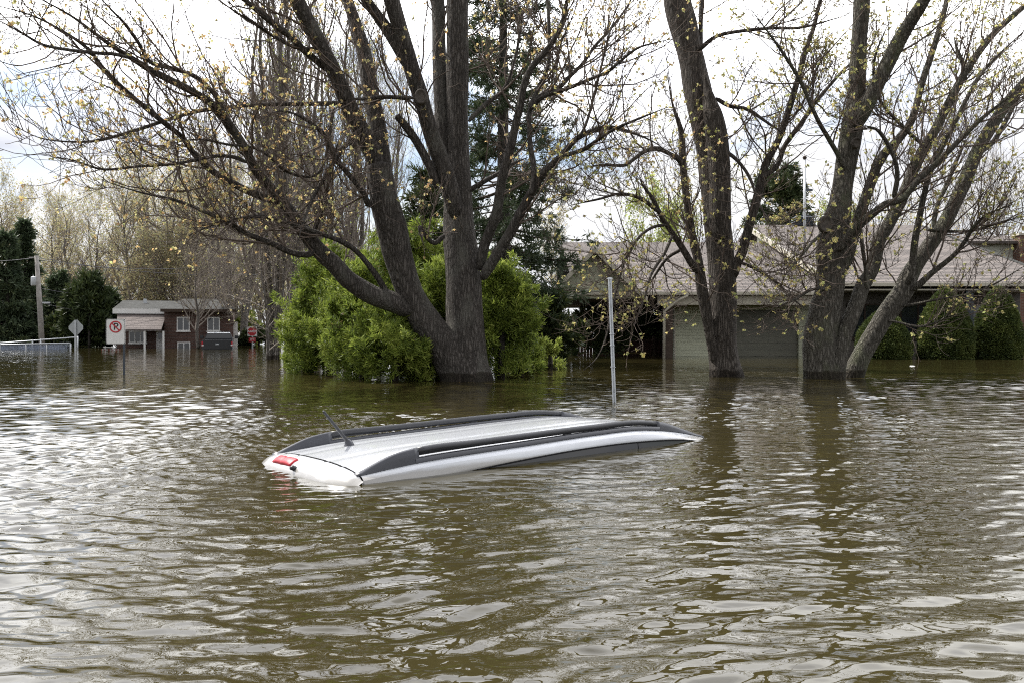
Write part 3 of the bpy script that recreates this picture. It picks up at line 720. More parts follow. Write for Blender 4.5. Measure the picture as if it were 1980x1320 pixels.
cedar_bush('tallest bright green cedar, directly behind the two big maple stems', 790, 20.0, 3.2, 3.4, M['cedar'], n=5200)
cedar_bush('bright green cedar at the left end of the cedar clump', 636, 20.6, 1.9, 2.9, M['cedar'], n=3800)
cedar_bush('broad yellow-green cedar at the front of the clump under the low bough', 700, 18.6, 2.2, 2.15, M['cedar'], n=4600)
cedar_bush('low rounded cedar touching the water between the left stem and the clump', 762, 17.4, 1.7, 1.45, M['cedar'], n=3400)
cedar_bush('dark green cedar right of the thick main maple trunk', 968, 18.6, 1.15, 2.3, M['cedar'], n=3600)
cedar_bush('smallest cedar tuft at the right foot of the cedar clump', 1006, 20.4, 0.85, 1.0, M['cedar'], n=1100)
cedar_bush('low cedar sprawling at the left foot of the clump beside the bare stems', 590, 21.5, 1.05, 1.35, M['cedar'], n=2000)
cedar_bush('cedar filling the gap between the leaning stem and the main maple trunk', 848, 18.9, 1.6, 2.2, M['cedar'], n=3200)

def conifer(name, label, px, d, h, rbase, mat, n_wh=34, per=9, droop=-0.10, z0=0.6, nk=11, L=(0.10, 0.22), wd=(0.012, 0.03), tipr=0.15, cat='tree', dens=4.5, power=1.0, lean=0.0):
    c = P(px, 640, d); root = thing(name, label, cat, (c[0], c[1], 0))
    cv = np.array([[0, 0, -0.5, 0.010 * h + 0.09], [0.02, 0, h * 0.5, 0.006 * h + 0.05], [lean, 0, h, 0.015]])
    link('trunk', stem_mesh('trunk', catmull(cv, 16), 9, M['bark']), root)
    m = n_wh * per
    t = np.repeat((np.arange(n_wh) + RNG.random(n_wh)) / n_wh, per) + RNG.normal(size=m) * 0.008
    t = np.clip(t, 0, 0.995)
    z = z0 + t * (h - z0)
    L1 = (rbase * (1 - t) ** power + tipr) * RNG.uniform(0.65, 1.12, m)
    a = RNG.random(m) * 2 * np.pi
    q = 6; pts = np.zeros((m, q, 3)); s = np.linspace(0, 1, q)
    dz = droop * (1.2 - t)[:, None] * (s[None] * 1.0) * 2 + 0.35 * (s[None] ** 2.2) * (0.3 + 0.5 * t[:, None])
    pts[:, :, 0] = np.cos(a)[:, None] * L1[:, None] * s[None]; pts[:, :, 1] = np.sin(a)[:, None] * L1[:, None] * s[None]
    pts[:, :, 2] = z[:, None] + L1[:, None] * dz
    rad = (0.006 + 0.012 * L1)[:, None] * np.linspace(1, 0.25, q)[None]
    b2, r2, _ = grow(pts, rad, np.maximum(2, (L1 * dens * 1.4).astype(int)), (0.18, 0.55), (35, 65), 4, -0.05, 0.12, 0.003, 0.5, 0.25)
    # needles along the branchlets
    i1, p1, t1, _, _ = sample_on(b2, r2, np.full(len(b2), 4))
    i2, p2, t2, _, _ = sample_on(pts, rad, np.maximum(2, (L1 * 4).astype(int)), 0.3)
    pp = np.concatenate([p1, p2]); tt = np.concatenate([t1, t2])
    V, Q = sprays(pp, tt, nk, L, wd, 0.6)
    V, Q, Mi = join([(*tubes(pts, rad, 4), 0), (*tubes(b2, r2, 3), 0), (V, Q, 1)])
    link('crown', mesh_np('crown', V, Q, [M['twig'], mat], Mi, smooth=False), root)
    return root

conifer('spruce_tree', 'tall dark spruce with drooping boughs behind the big maple', 972, 27.0, 17.5, 2.9, M['spruce'], n_wh=40, per=8, droop=-0.14, z0=1.2, nk=7, L=(0.10, 0.24), wd=(0.011, 0.025), dens=3.4, power=0.8)
conifer('spruce_tree', 'young pale green spruce top showing between the two big maple stems', 822, 24.0, 5.4, 1.3, M['pine'], n_wh=20, per=8, z0=0.4, nk=6, L=(0.12, 0.25))
conifer('pine_tree', 'shaggy green pine behind the house roof, left of the metal mast', 1508, 54.0, 11.3, 2.1, M['pine'], n_wh=18, per=8, droop=0.02, z0=2, nk=7, L=(0.25, 0.5), wd=(0.03, 0.06), dens=2.2, power=0.45, tipr=0.5)
conifer('spruce_tree', 'dark spruce at the left edge of the picture behind the wire fence', 14, 56.0, 7.3, 1.9, M['spruce'], n_wh=20, per=8, z0=0.2, nk=7, L=(0.22, 0.45), wd=(0.03, 0.06), dens=2.6)
conifer('spruce_tree', 'narrow dark spruce just left of the utility pole', 48, 58.0, 8.3, 1.5, M['spruce'], n_wh=22, per=8, z0=0.2, nk=7, L=(0.22, 0.45), wd=(0.03, 0.06), dens=2.6)
conifer('spruce_tree', 'squat dark spruce right of the utility pole behind the diamond sign', 112, 60.0, 5.0, 2.0, M['spruce'], n_wh=16, per=8, z0=0.0, nk=7, L=(0.22, 0.45), wd=(0.03, 0.06), dens=2.6)

def bare_tree(h, spread, stems=1, upright=0.5, nb=26, n2=5, n3=3.0, leaf=0.5, lk=2, lsz=(0.06, 0.13), r0=0.16, lmat='leaf_far', tmat='twig_grey', bmat='bark_bg', low=0.25, seed=1, up=0.1):
    """meshes of a budding deciduous tree: stem(s) and crown"""
    global RNG
    keep = RNG; RNG = np.random.default_rng(seed)
    curves = []; meshes = []
    for s in range(stems):
        a = RNG.random() * 6.28; lean = (0.12 if stems > 1 else 0.04) * h
        p = np.array([[0.25 * (stems > 1) * math.cos(a), 0.25 * (stems > 1) * math.sin(a), -0.4, r0]])
        n = 7
        for i in range(1, n):
            t = i / (n - 1)
            p = np.vstack([p, [p[0, 0] + lean * t * math.cos(a) + RNG.normal() * 0.02 * h * t, p[0, 1] + lean * t * math.sin(a) + RNG.normal() * 0.02 * h * t, h * (0.94 if s else 1) * t, r0 * (1 - 0.93 * t)]])
        c = catmull(p, 24); curves.append(c); meshes.append(stem_mesh('trunk', c, 9, M[bmat], 0.06, 0.2))
    P1 = np.array([c[:, :3] for c in curves]); R1 = np.array([c[:, 3] for c in curves])
    b1, r1, _ = grow(P1, R1, np.full(stems, nb // stems), (spread * 0.6, spread * 1.25), (25 + 20 * (1 - upright), 40 + 40 * (1 - upright)), 8, up + 0.14 * upright, 0.12, 0.012, 0.5, low, thick=0.014)
    b2, r2, _ = grow(b1, r1, RNG.poisson(n2, len(b1)), (spread * 0.25, spread * 0.6), (20, 50), 6, up + 0.1 * upright, 0.14, 0.007, 0.6, 0.2)
    b3, r3, _ = grow(b2, r2, RNG.poisson(n3, len(b2)), (spread * 0.12, spread * 0.32), (20, 50), 4, up + 0.1 * upright, 0.16, 0.005, 0.7, 0.2)
    ends = np.concatenate([b2[:, -1], b3[:, -1], b3[:, 2], b2[:, 3]])
    ends = ends[RNG.random(len(ends)) < leaf]
    parts = [(*tubes(b1, r1, 5), 0), (*tubes(b2, r2, 3), 0), (*tubes(b3, r3, 3), 0)]
    if len(ends): parts.append((*leafquads(ends, lsz, lk, 0.12), 1))
    V, Q, Mi = join(parts)
    cm = mesh_np('crown', V, Q, [M[tmat], M[lmat]], Mi)
    RNG = keep
    return meshes, cm

def put_tree(kind, label, px, d, rz=0.0, s=1.0, sz=None, name='bare_tree', group=None):
    c = P(px, 640, d)
    root = thing(name, label, 'tree', (c[0], c[1], 0), rz, group)
    root.scale = (s, s, sz or s)
    for m in kind[0]: link('trunk', m, root)
    link('crown', kind[1], root)
    return root

K_tall = bare_tree(17, 3.2, stems=5, upright=1.0, nb=130, n2=7, n3=3.5, leaf=0.14, lk=2, lsz=(0.04, 0.08), r0=0.15, low=0.12, seed=21, lmat='leaf_lime')
K_tall2 = bare_tree(16, 3.0, stems=4, upright=1.0, nb=110, n2=7, n3=3.5, leaf=0.12, lk=2, lsz=(0.04, 0.08), r0=0.16, low=0.12, seed=22, lmat='leaf_lime')
K_gold = bare_tree(13, 3.6, 1, 0.45, 60, 8, 4.5, 0.30, 3, (0.07, 0.16), 0.2, low=0.10, seed=23)
K_gold2 = bare_tree(14, 3.8, 2, 0.6, 66, 8, 4.5, 0.30, 3, (0.07, 0.16), 0.18, low=0.10, seed=24)
K_gold3 = bare_tree(12, 4.2, 2, 0.25, 60, 8, 4.5, 0.30, 3, (0.07, 0.16), 0.2, low=0.08, seed=25)
K_thick = bare_tree(8, 3.4, 3, 0.4, 70, 8, 4.5, 0.30, 3, (0.07, 0.16), 0.10, low=0.03, seed=29)
K_grey = bare_tree(9, 3.4, 1, 0.3, 46, 8, 5, 0.08, 2, (0.06, 0.1), 0.16, low=0.15, seed=26)
K_lime = bare_tree(10, 2.6, 2, 0.6, 44, 7, 4.0, 0.8, 3, (0.08, 0.18), 0.14, low=0.2, seed=27, lmat='leaf_lime')
K_small = bare_tree(4.2, 1.7, 3, 0.1, 40, 7, 4, 0.10, 2, (0.04, 0.08), 0.05, low=0.1, seed=28, tmat='twig_grey', up=-0.02)

G1 = 'tall bare trees behind the cedars'; G2 = 'yellow-budded trees behind the brick house'
for kind, px, d, rz, sc_, label in (
    (K_tall, 528, 31, 0.4, 1.0, 'tall bare tree with several grey stems, just left of the cedar clump'),
    (K_tall2, 600, 34, 1.9, 1.0, 'tall bare tree behind the cedars, its straight twigs filling the gap beside the big maple'),
    (K_tall, 660, 40, 2.7, 1.02, 'tall bare tree behind the leaning left stem of the big maple'),
    (K_tall2, 462, 62, 4.1, 1.15, 'tall bare tree standing behind the white panel of the brick house'),
    (K_tall, 780, 46, 5.1, 0.95, 'tall bare tree seen dimly between the two big maple stems'),
    (K_tall2, 566, 38, 3.0, 1.05, 'tall bare tree second back from the water, left of the cedars'),
    (K_tall, 720, 50, 1.2, 1.0, 'farthest tall bare tree, behind the tallest cedar'),
    (K_tall2, 430, 56, 5.6, 1.0, 'tall bare tree rising over the roof beside the pickup')):
    put_tree(kind, label, px, d, rz, sc_, group=G1)
for kind, px, d, rz, sc_, label in (
    (K_gold, 5, 72, 0.2, 0.95, 'yellow-budded tree at the far left edge, above the dark spruces'),
    (K_gold2, 82, 76, 1.1, 0.90, 'yellow-budded tree directly above the utility pole'),
    (K_gold3, 158, 72, 2.0, 0.98, 'wide yellow-budded tree behind the diamond sign'),
    (K_gold, 236, 66, 2.8, 1.0, 'yellow-budded tree behind the porch roof of the brick house'),
    (K_gold2, 300, 70, 3.9, 1.05, 'yellow-budded tree behind the porch door of the brick house'),
    (K_gold3, 356, 66, 4.6, 1.0, 'wide yellow-budded tree behind the left window of the brick house'),
    (K_gold, 418, 72, 5.6, 1.1, 'yellow-budded tree behind the right window of the brick house'),
    (K_gold2, 492, 78, 0.9, 1.05, 'yellow-budded tree behind the stop sign'),
    (K_gold3, 40, 84, 3.3, 0.95, 'farthest yellow-budded tree between the left edge and the pole'),
    (K_gold, 120, 90, 4.2, 1.0, 'farthest yellow-budded tree between the pole and the diamond sign'),
    (K_gold2, 200, 88, 5.2, 1.05, 'farthest yellow-budded tree above the no parking sign'),
    (K_gold3, 270, 86, 0.7, 1.1, 'farthest wide yellow-budded tree above the porch roof'),
    (K_gold, 335, 90, 1.8, 1.15, 'farthest yellow-budded tree above the porch end of the brick house'),
    (K_gold2, 390, 88, 2.4, 1.1, 'farthest yellow-budded tree above the middle of the brick house roof'),
    (K_gold3, 455, 90, 3.0, 1.15, 'farthest wide yellow-budded tree above the pickup'),
    (K_gold, 540, 88, 3.6, 1.1, 'farthest yellow-budded tree behind the bare grey stems'),
    (K_gold2, 620, 84, 4.4, 1.0, 'farthest yellow-budded tree behind the left end of the cedar clump')):
    put_tree(kind, label, px, d, rz, sc_, group=G2)
for px, d, rz, sc_, label in (
    (70, 80, 0.3, 0.9, 'low thicket tree behind the utility pole'),
    (190, 74, 1.3, 0.9, 'low thicket tree behind the big dark cedar'),
    (262, 64, 2.2, 0.85, 'low thicket tree right behind the porch roof'),
    (325, 64, 3.1, 0.9, 'low thicket tree behind the joint of the two roofs'),
    (385, 66, 4.0, 0.95, 'low thicket tree behind the main roof of the brick house'),
    (450, 68, 5.0, 0.9, 'low thicket tree behind the pickup'),
    (520, 70, 5.9, 0.95, 'low thicket tree behind the stop sign and bare stems'),
    (590, 74, 0.8, 0.95, 'low thicket tree behind the left cedar'),
    (130, 82, 1.8, 0.9, 'low thicket tree behind the cottage')):
    put_tree(K_thick, label, px, d, rz, sc_, name='thicket_tree', group='low thicket trees along the far bank')
put_tree(K_grey, 'grey twiggy tree hanging over the parked black pickup', 440, 52, 3.3, 0.72)
put_tree(K_grey, 'grey twiggy tree in front of the brick house between its windows', 384, 49, 0.3, 0.62)
put_tree(K_small, 'low grey twiggy shrub tree left of the cedar clump', 532, 30, 1.3, 1.15, name='twiggy_shrub')
put_tree(K_grey, 'grey twiggy tree over the roof at the far right edge', 1935, 52, 1.0, 1.12)
put_tree(K_grey, 'grey twiggy tree behind the roof, left of the grey tree at the right edge', 1850, 58, 2.2, 1.0)
put_tree(K_lime, 'lime green budding tree behind the garage roof, left of the torn-bark maple', 1235, 56, 0.5, 0.9)
put_tree(K_lime, 'lime green budding tree behind the house, right of the metal mast', 1608, 58, 2.5, 0.86)
put_tree(K_lime, 'lime green budding tree directly behind the torn-bark maple', 1345, 62, 3.9, 0.92)
put_tree(K_gold3, 'sparse yellow-budded tree behind the right end of the house roof', 1740, 64, 1.8, 0.82)
put_tree(K_gold, 'yellow-budded tree behind the spruce', 1065, 60, 1.2, 0.62)
put_tree(K_lime, 'lime green tree behind the cedars, seen under the spruce boughs', 900, 52, 4.4, 0.75)

cedar_bush('big dark cedar left of the brick house porch', 172, 53, 3.2, 4.4, M['cedar_dark'], n=2600, k=7, L=(0.25, 0.5), wd=(0.03, 0.07))
cedar_bush('dark cedar hugging the left end of the porch roof', 212, 54.5, 2.0, 3.2, M['cedar_dark'], n=1500, k=7, L=(0.25, 0.5), wd=(0.03, 0.07))
cedar_bush('pale leafy bush at the foot of the diamond sign', 118, 54, 1.7, 2.0, M['shrub'], n=900, k=7, L=(0.2, 0.4), wd=(0.03, 0.06), name='bush')
cedar_bush('light green bush behind the stop sign', 478, 66, 2.4, 2.3, M['leaf_lime'], n=700, k=7, L=(0.2, 0.4), wd=(0.03, 0.07), name='bush')
cedar_bush('low dark hedge between the pickup and the bare stems', 500, 60, 3.4, 1.0, M['cedar_dark'], n=1300, k=7, L=(0.2, 0.4), wd=(0.03, 0.06), name='hedge', depth=1.2)
cedar_bush('dark leafy shrub left of the carport under the spruce boughs', 1068, 26, 1.5, 1.8, M['shrub'], n=1500, k=7, L=(0.1, 0.25), wd=(0.02, 0.04), name='bush')
cedar_bush('light green bush in the water right of the cedar clump', 1062, 22.5, 0.75, 0.75, M['leaf_lime'], n=350, k=6, L=(0.06, 0.16), wd=(0.015, 0.03), name='bush')
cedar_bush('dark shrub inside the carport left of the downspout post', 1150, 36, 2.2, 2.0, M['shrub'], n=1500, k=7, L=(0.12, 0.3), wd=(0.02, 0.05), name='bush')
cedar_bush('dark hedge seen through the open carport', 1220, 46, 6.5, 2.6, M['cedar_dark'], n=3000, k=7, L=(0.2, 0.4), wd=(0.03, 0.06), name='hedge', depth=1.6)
# clipped yews in front of the right wing
for px, wpx, top, label in ((1828, 98, 560, 'round-topped clipped yew, first one right of the leaning maple'),
                            (1930, 84, 557, 'round-topped clipped yew at the right edge of the house front'),
                            (1708, 100, 602, 'low dark clipped yew behind the leaning maple trunk')):
    d = 31.2
    cedar_bush(label, px, d, wpx / F * d, (640 - top) / F * d + 1.0, M['topiary'], n=11000, k=7, L=(0.05, 0.11), wd=(0.012, 0.028), top=0.3, dirup=0.45, clipped=True, name='clipped_yew', group='clipped yews along the house front')

# ------------------------------------------------------------------ the flooded white car
def car_paint():
    m, nt, b = mat_new('white_paint')
    v = coords(nt, (1.2, 5, 5)); n = N(nt, 'ShaderNodeTexNoise', Scale=1.6, Detail=8.0, Roughness=0.7); nt.links.new(v, n.inputs['Vector'])
    v2 = coords(nt); n2 = N(nt, 'ShaderNodeTexNoise', Scale=55.0, Detail=3.0); nt.links.new(v2, n2.inputs['Vector'])
    base = ramp(nt, n.outputs['Fac'], [(0.3, (0.40, 0.415, 0.44)), (0.55, (0.50, 0.517, 0.545)), (0.8, (0.53, 0.55, 0.58))])
    sp = nt.nodes.new('ShaderNodeSeparateXYZ'); nt.links.new(v2, sp.inputs[0])
    q = N(nt, 'ShaderNodeMath', operation='MULTIPLY_ADD'); nt.links.new(n.outputs['Fac'], q.inputs[0]); q.inputs[1].default_value = -0.07; nt.links.new(sp.outputs['Z'], q.inputs[2])
    mk = ramp(nt, q.outputs[0], [(0.0, (0.55, 0.55, 0.55)), (0.022, (0.0, 0.0, 0.0))])
    mx = N(nt, 'ShaderNodeMix', data_type='RGBA'); nt.links.new(mk, mx.inputs['Factor']); nt.links.new(base, mx.inputs['A']); mx.inputs['B'].default_value = (0.16, 0.13, 0.08, 1)
    sk = ramp(nt, n2.outputs['Fac'], [(0.70, (0, 0, 0)), (0.82, (0.12, 0.12, 0.12))])
    mx2 = N(nt, 'ShaderNodeMix', data_type='RGBA'); nt.links.new(sk, mx2.inputs['Factor']); nt.links.new(mx.outputs['Result'], mx2.inputs['A']); mx2.inputs['B'].default_value = (0.3, 0.28, 0.23, 1)
    nt.links.new(mx2.outputs['Result'], b.inputs['Base Color'])
    nt.links.new(ramp(nt, n.outputs['Fac'], [(0.3, (0.34, 0.34, 0.34)), (0.7, (0.16, 0.16, 0.16))]), b.inputs['Roughness'])
    b.inputs['Coat Weight'].default_value = 0.8; b.inputs['Coat Roughness'].default_value = 0.06
    return m
M['paint'] = car_paint()
M['blackplastic'] = plain('black_plastic', (0.022, 0.023, 0.027), 0.42, var=0.15, scale=20)
M['railgrey'] = plain('rail_grey', (0.036, 0.038, 0.047), 0.38, var=0.12, scale=15)
M['carglass'] = plain('tinted_glass', (0.012, 0.013, 0.016), 0.06, var=0.1, scale=3)
M['redlens'] = plain('red_lens', (0.36, 0.012, 0.024), 0.42, var=0.12, scale=30, spec=0.35)
M['rubber'] = plain('rubber_seam', (0.012, 0.012, 0.013), 0.7, var=0.1)

def interp(x, xs, ys):
    xs = np.array(xs, float); ys = np.array(ys, float)
    # smooth monotone-ish cubic
    m = np.gradient(ys, xs); i = int(np.clip(np.searchsorted(xs, x) - 1, 0, len(xs) - 2)); h = xs[i+1] - xs[i]; t = np.clip((x - xs[i]) / h, 0, 1)
    return float((2*t**3-3*t*t+1)*ys[i] + (t**3-2*t*t+t)*h*m[i] + (-2*t**3+3*t*t)*ys[i+1] + (t**3-t*t)*h*m[i+1])

def car():
    root = thing('flooded_car', 'white car sunk to its roof in the flood, black roof rails and stub antenna showing', 'car', (CAR_O[0], CAR_O[1], 0), CAR_A)
    RX = [0, 0.46, 1.0, 1.4, 2.2, 2.81, 3.2, 3.5, 3.7, 4.0, 4.4]; RZ = [0.06, 0.098, 0.118, 0.128, 0.150, 0.148, 0.108, 0.056, 0.012, -0.09, -0.32]
    roofz = lambda x: interp(x, RX, RZ)                     # roof height along the rails
    winz = lambda x: interp(x, [-0.5, 0.4, 0.9, 1.4, 2.0, 2.7, 3.2, 3.55, 4.4], [-0.2, -0.05, 0.002, 0.032, 0.056, 0.055, 0.030, -0.01, -0.4])
    prof = [(0, .040), (.1, .0395), (.17, .039), (.20, .034), (.23, .0375), (.32, .033), (.38, .029), (.41, .0235), (.44, .0255), (.50, .018), (.55, .01), (.60, 0.0), (.635, -.008), (.66, -.02), (.682, -.040)]
    def crown(y):
        a = abs(y)
        return float(np.interp(a, [p[0] for p in prof], [p[1] for p in prof]))
    ys = [-p[0] for p in prof[::-1]] + [p[0] for p in prof[1:]]
    xs = np.concatenate([np.linspace(0.006, 0.3, 10), np.linspace(0.36, 4.4, 60)])
    def narrow(x): return 1.0 - 0.035 * max(0, (x - 2.2) / 2.0) ** 2
    b = MB()
    for x in xs:
        for y in ys: b.v.append((x, y * narrow(x), roofz(x) + crown(y)))
    nn = len(ys)
    for i in range(len(xs) - 1):
        for j in range(nn - 1):
            b.f.append([i*nn+j, (i+1)*nn+j, (i+1)*nn+j+1, i*nn+j+1])
    # cant rails: white side strip from the roof edge down to the window line, then a turned-in lip
    for s in (-1, 1):
        st = len(b.v); cols = 6
        for x in xs:
            zt = roofz(x) - .040; zb = min(winz(x), zt - 0.03)
            row = [(.682, zt), (.694, zt - (zt - zb) * .3), (.702, zt - (zt - zb) * .65), (.708, zb + 0.004), (.706, zb), (.690, zb - 0.004)]
            for y, z in row: b.v.append((x, s * y * narrow(x), z))
        for i in range(len(xs) - 1):
            for j in range(cols - 1):
                b.f.append([st + i*cols+j, st + (i+1)*cols+j, st + (i+1)*cols+j+1, st + i*cols+j+1])
    b.build('roof', M['paint'], root, True)
    # windows below the strip
    for s in (-1, 1):
        g = MB()
        def fn(u, v, s=s):
            x = 0.2 + u * 4.1; zt = min(winz(x), roofz(x) - 0.07) + 0.002
            return (x, s * (.696 + 0.05 * v) * narrow(x), zt - v * 0.35)
        g.grid(fn, 40, 3).build('side_window', M['carglass'], root, True)
        t = MB()
        t.grid(lambda u, v, s=s: (2.69 + 0.035 * v, s * (.7005 + 0.05 * u) * narrow(2.7), winz(2.7) - u * 0.35), 4, 1).build('window_pillar', M['blackplastic'], root)
        w = MB(); w.tube([(x, s * .7035 * narrow(x), winz(x) - 0.006) for x in np.linspace(0.85, 3.5, 30)], 0.006, 6).build('window_trim', M['rubber'], root, True)
    # tailgate
    def hatch(v, y):                        # v 0 at the seam .. 1 down in the water
        a = abs(y) / 0.70
        xo = interp(v, [0, .25, .45, .6, .75, 1.0], [-.006, -.075, -.125, -.158, -.18, -.215])
        zo = interp(v, [0, .25, .45, .6, .75, 1.0], [0, -.012, -.034, -.068, -.12, -.30])
        xo += 0.11 * a ** 4 * v
        return (xo - 0.015 * (1 - a * a), y * (1.0 + 0.03 * v), roofz(0.0) + crown(y) * (1 - .25 * v) + zo - .05 * a ** 5 * v)
    h = MB(); yy = np.linspace(-.70, .70, 45)
    h.grid(lambda u, v: hatch(v, -.70 + 1.40 * u), 56, 26).build('tailgate', M['paint'], root, True)
    sm = MB(); sm.tube([(0.0, y, roofz(0) + crown(y) - 0.003) for y in np.linspace(-.655, .655, 40)], 0.0045, 6).build('tailgate_seam', M['rubber'], root, True)
    # quarter corners under the rail ends
    for s in (-1, 1):
        c = MB()
        c.grid(lambda u, v, s=s: (-.006 + .30 * u - .0, s * (.682 + .03 * v), roofz(.3 * u) - .04 - v * .35), 6, 4).build('quarter_panel', M['paint'], root, True)
    # high brake light, raised off the tailgate
    def lens(u, v, q):
        # u across, v down, q 0 at the back edge .. 1 on the face
        y = .04 + .31 * u; vv = .24 + .30 * v
        p = np.array(hatch(vv, y)); du = np.array(hatch(vv, y + .01)) - p; dv = np.array(hatch(vv + .02, y)) - p
        n = np.cross(du, dv); n /= np.linalg.norm(n)
        if n[2] < 0: n = -n
        return p + n * q
    l = MB(); nu, nv = 26, 10
    for i in range(nu + 1):
        for j in range(nv + 1):
            u, v = i / nu, j / nv
            edge = i in (0, nu) or j in (0, nv)
            uu = 0.02 + .96 * u; e_ = min(u, 1 - u, v, 1 - v)
            l.v.append(tuple(lens(u, v, -0.012 if edge else 0.010 + 0.010 * min(1, e_ * 4))))
    for i in range(nu):
        for j in range(nv):
            a_ = i * (nv + 1) + j; l.f.append([a_, a_ + nv + 1, a_ + nv + 2, a_ + 1])
    l.build('brake_light', M['redlens'], root, True)
    p = np.array(hatch(.56, -.03)); wv = MB(); wv.tube([p + [0.01, 0, 0.0], p + [-.012, 0, .012], p + [-.03, 0, .01]], [.02, .019, .012], 10).build('washer_nozzle', M['blackplastic'], root, True)
    # roof rails
    topz = lambda x: interp(x, [0, .12, .28, .46, 1.0, 1.4, 2.2, 2.81, 3.1, 3.4, 3.68], [.066, .112, .164, .192, .207, .215, .229, .226, .190, .106, .022])
    for s in (-1, 1):
        f = MB()
        def foot(x0, x1, n):
            st = len(f.v)
            for x in np.linspace(x0, x1, n):
                zb = roofz(x) - 0.004; zt = max(topz(x), zb + 0.008); wtop = 0.014 + 0.004 * min(1, (zt - zb) / .05)
                yc = s * .615 * narrow(x)
                for dy, z in ((-.03, zb - .004), (-.026, zb + (zt-zb) * .5), (-wtop, zt - .006), (-wtop * .4, zt), (wtop * .4, zt), (wtop, zt - .006), (.026, zb + (zt-zb) * .5), (.03, zb - .012)):
                    f.v.append((x, yc + dy, z))
            for i in range(n - 1):
                for j in range(7): f.f.append([st+i*8+j, st+(i+1)*8+j, st+(i+1)*8+j+1, st+i*8+j+1])
            f.f.append([st + j for j in range(8)]); f.f.append([st + (n-1)*8 + j for j in range(8)])
        rail = thing('roof_rail', None, None); rail.parent = root
        foot(-.02, .47, 14); f.build('rail_foot', M['railgrey'], rail, True); f = MB(); foot(3.02, 3.70, 16); f.build('rail_foot', M['railgrey'], rail, True)
        bmesh_bar = MB(); st = 0; n = 44
        for x in np.linspace(.47, 3.02, n):
            zt = topz(x); yc = s * .615 * narrow(x)
            for dy, z in ((-.019, zt - .048), (-.023, zt - .02), (-.014, zt - .003), (0, zt), (.014, zt - .003), (.023, zt - .02), (.019, zt - .048)):
                bmesh_bar.v.append((x, yc + dy, z))
        for i in range(n - 1):
            for j in range(7): bmesh_bar.f.append([i*7+j, (i+1)*7+j, (i+1)*7+(j+1) % 7, i*7+(j+1) % 7])
        bmesh_bar.f.append(list(range(7))); bmesh_bar.f.append([(n-1)*7+j for j in range(7)])
        bmesh_bar.build('rail_bar', M['blackplastic'], rail, True)
        base = MB(); n = 44
        for x in np.linspace(.44, 3.05, n):
            zb = roofz(x); yc = s * .615 * narrow(x)
            for dy, z in ((-.032, zb - .006), (-.03, zb + .022), (-.012, zb + .026), (.012, zb + .026), (.03, zb + .022), (.034, zb - .014)):
                base.v.append((x, yc + dy, z))
        for i in range(n - 1):
            for j in range(5): base.f.append([i*6+j, (i+1)*6+j, (i+1)*6+j+1, i*6+j+1])
        base.build('rail_base', M['railgrey'], rail, True)
        web = MB()  # added black sheet standing in for the dark of the open gap under the bar
        web.grid(lambda u, v, s=s: (.46 + 2.57 * u, s * (.615 - .004) * narrow(.46 + 2.57 * u), roofz(.46 + 2.57 * u) + .036 + v * (topz(.46 + 2.57 * u) - .04 - roofz(.46 + 2.57 * u) - .036)), 40, 1)
        web.build('rail_gap_shade', M['blackplastic'], rail, True)
        mid = MB(); x = 1.92
        mid.hexa([(x-.03, s*.615-.016, roofz(x)), (x+.05, s*.615-.016, roofz(x)), (x+.05, s*.615+.016, roofz(x)), (x-.03, s*.615+.016, roofz(x))],
                 [(x-.03, s*.615-.016, topz(x)-.03), (x+.03, s*.615-.016, topz(x)-.03), (x+.03, s*.615+.016, topz(x)-.03), (x-.03, s*.615+.016, topz(x)-.03)])
        mid.build('rail_support', M['blackplastic'], rail)
    # antenna
    ax, ay = .40, .20; az = roofz(ax) + crown(ay)
    b0 = MB(); b0.tube([(ax, ay, az - .01), (ax, ay, az + .006), (ax - .004, ay, az + .022), (ax - .016, ay, az + .040), (ax - .024, ay, az + .05)], [.040, .040, .033, .021, .010], 14)
    bo = b0.build('antenna', M['railgrey'], root, True)
    bo.scale = (1.0, 1.0, 1.0)
    m = MB(); pts = [(ax - .018 - t * .20, ay, az + .043 + t * .235) for t in np.linspace(0, 1, 30)]
    m.tube(pts, [.0145 - .003 * i / 29 - (.001 if i % 3 else 0) for i in range(29)] + [.007], 8).build('antenna_mast', M['blackplastic'], bo, True)
car()

# ------------------------------------------------------------------ signs and posts
M['galv'] = plain('galvanised_steel', (0.42, 0.44, 0.46), 0.45, 0.4, var=0.15, scale=12)
M['whitepost'] = plain('pale_post_metal', (0.62, 0.65, 0.68), 0.5, 0.0, var=0.18, scale=9)
M['darksteel'] = plain('dark_steel', (0.06, 0.07, 0.085), 0.5, 0.5, var=0.2)
M['signwhite'] = plain('sign_white', (0.72, 0.72, 0.72), 0.45, var=0.06, scale=5)
M['signblack'] = plain('sign_black', (0.012, 0.012, 0.014), 0.5, var=0.05)
M['signred'] = plain('sign_red', (0.45, 0.018, 0.03), 0.45, var=0.08, scale=8)
M['signback'] = plain('sign_back', (0.33, 0.35, 0.36), 0.5, 0.3, var=0.15, scale=6)

def glyph(txt, size, depth, bold=0.0):
    cu = bpy.data.curves.new('glyph', 'FONT'); cu.body = txt; cu.size = size; cu.extrude = depth; cu.offset = bold; cu.align_x = 'CENTER'; cu.align_y = 'CENTER'
    o = bpy.data.objects.new('glyph', cu); COL.objects.link(o)
    dg = bpy.context.evaluated_depsgraph_get(); me = bpy.data.meshes.new_from_object(o.evaluated_get(dg))
    bpy.data.objects.remove(o); bpy.data.curves.remove(cu)
    return me

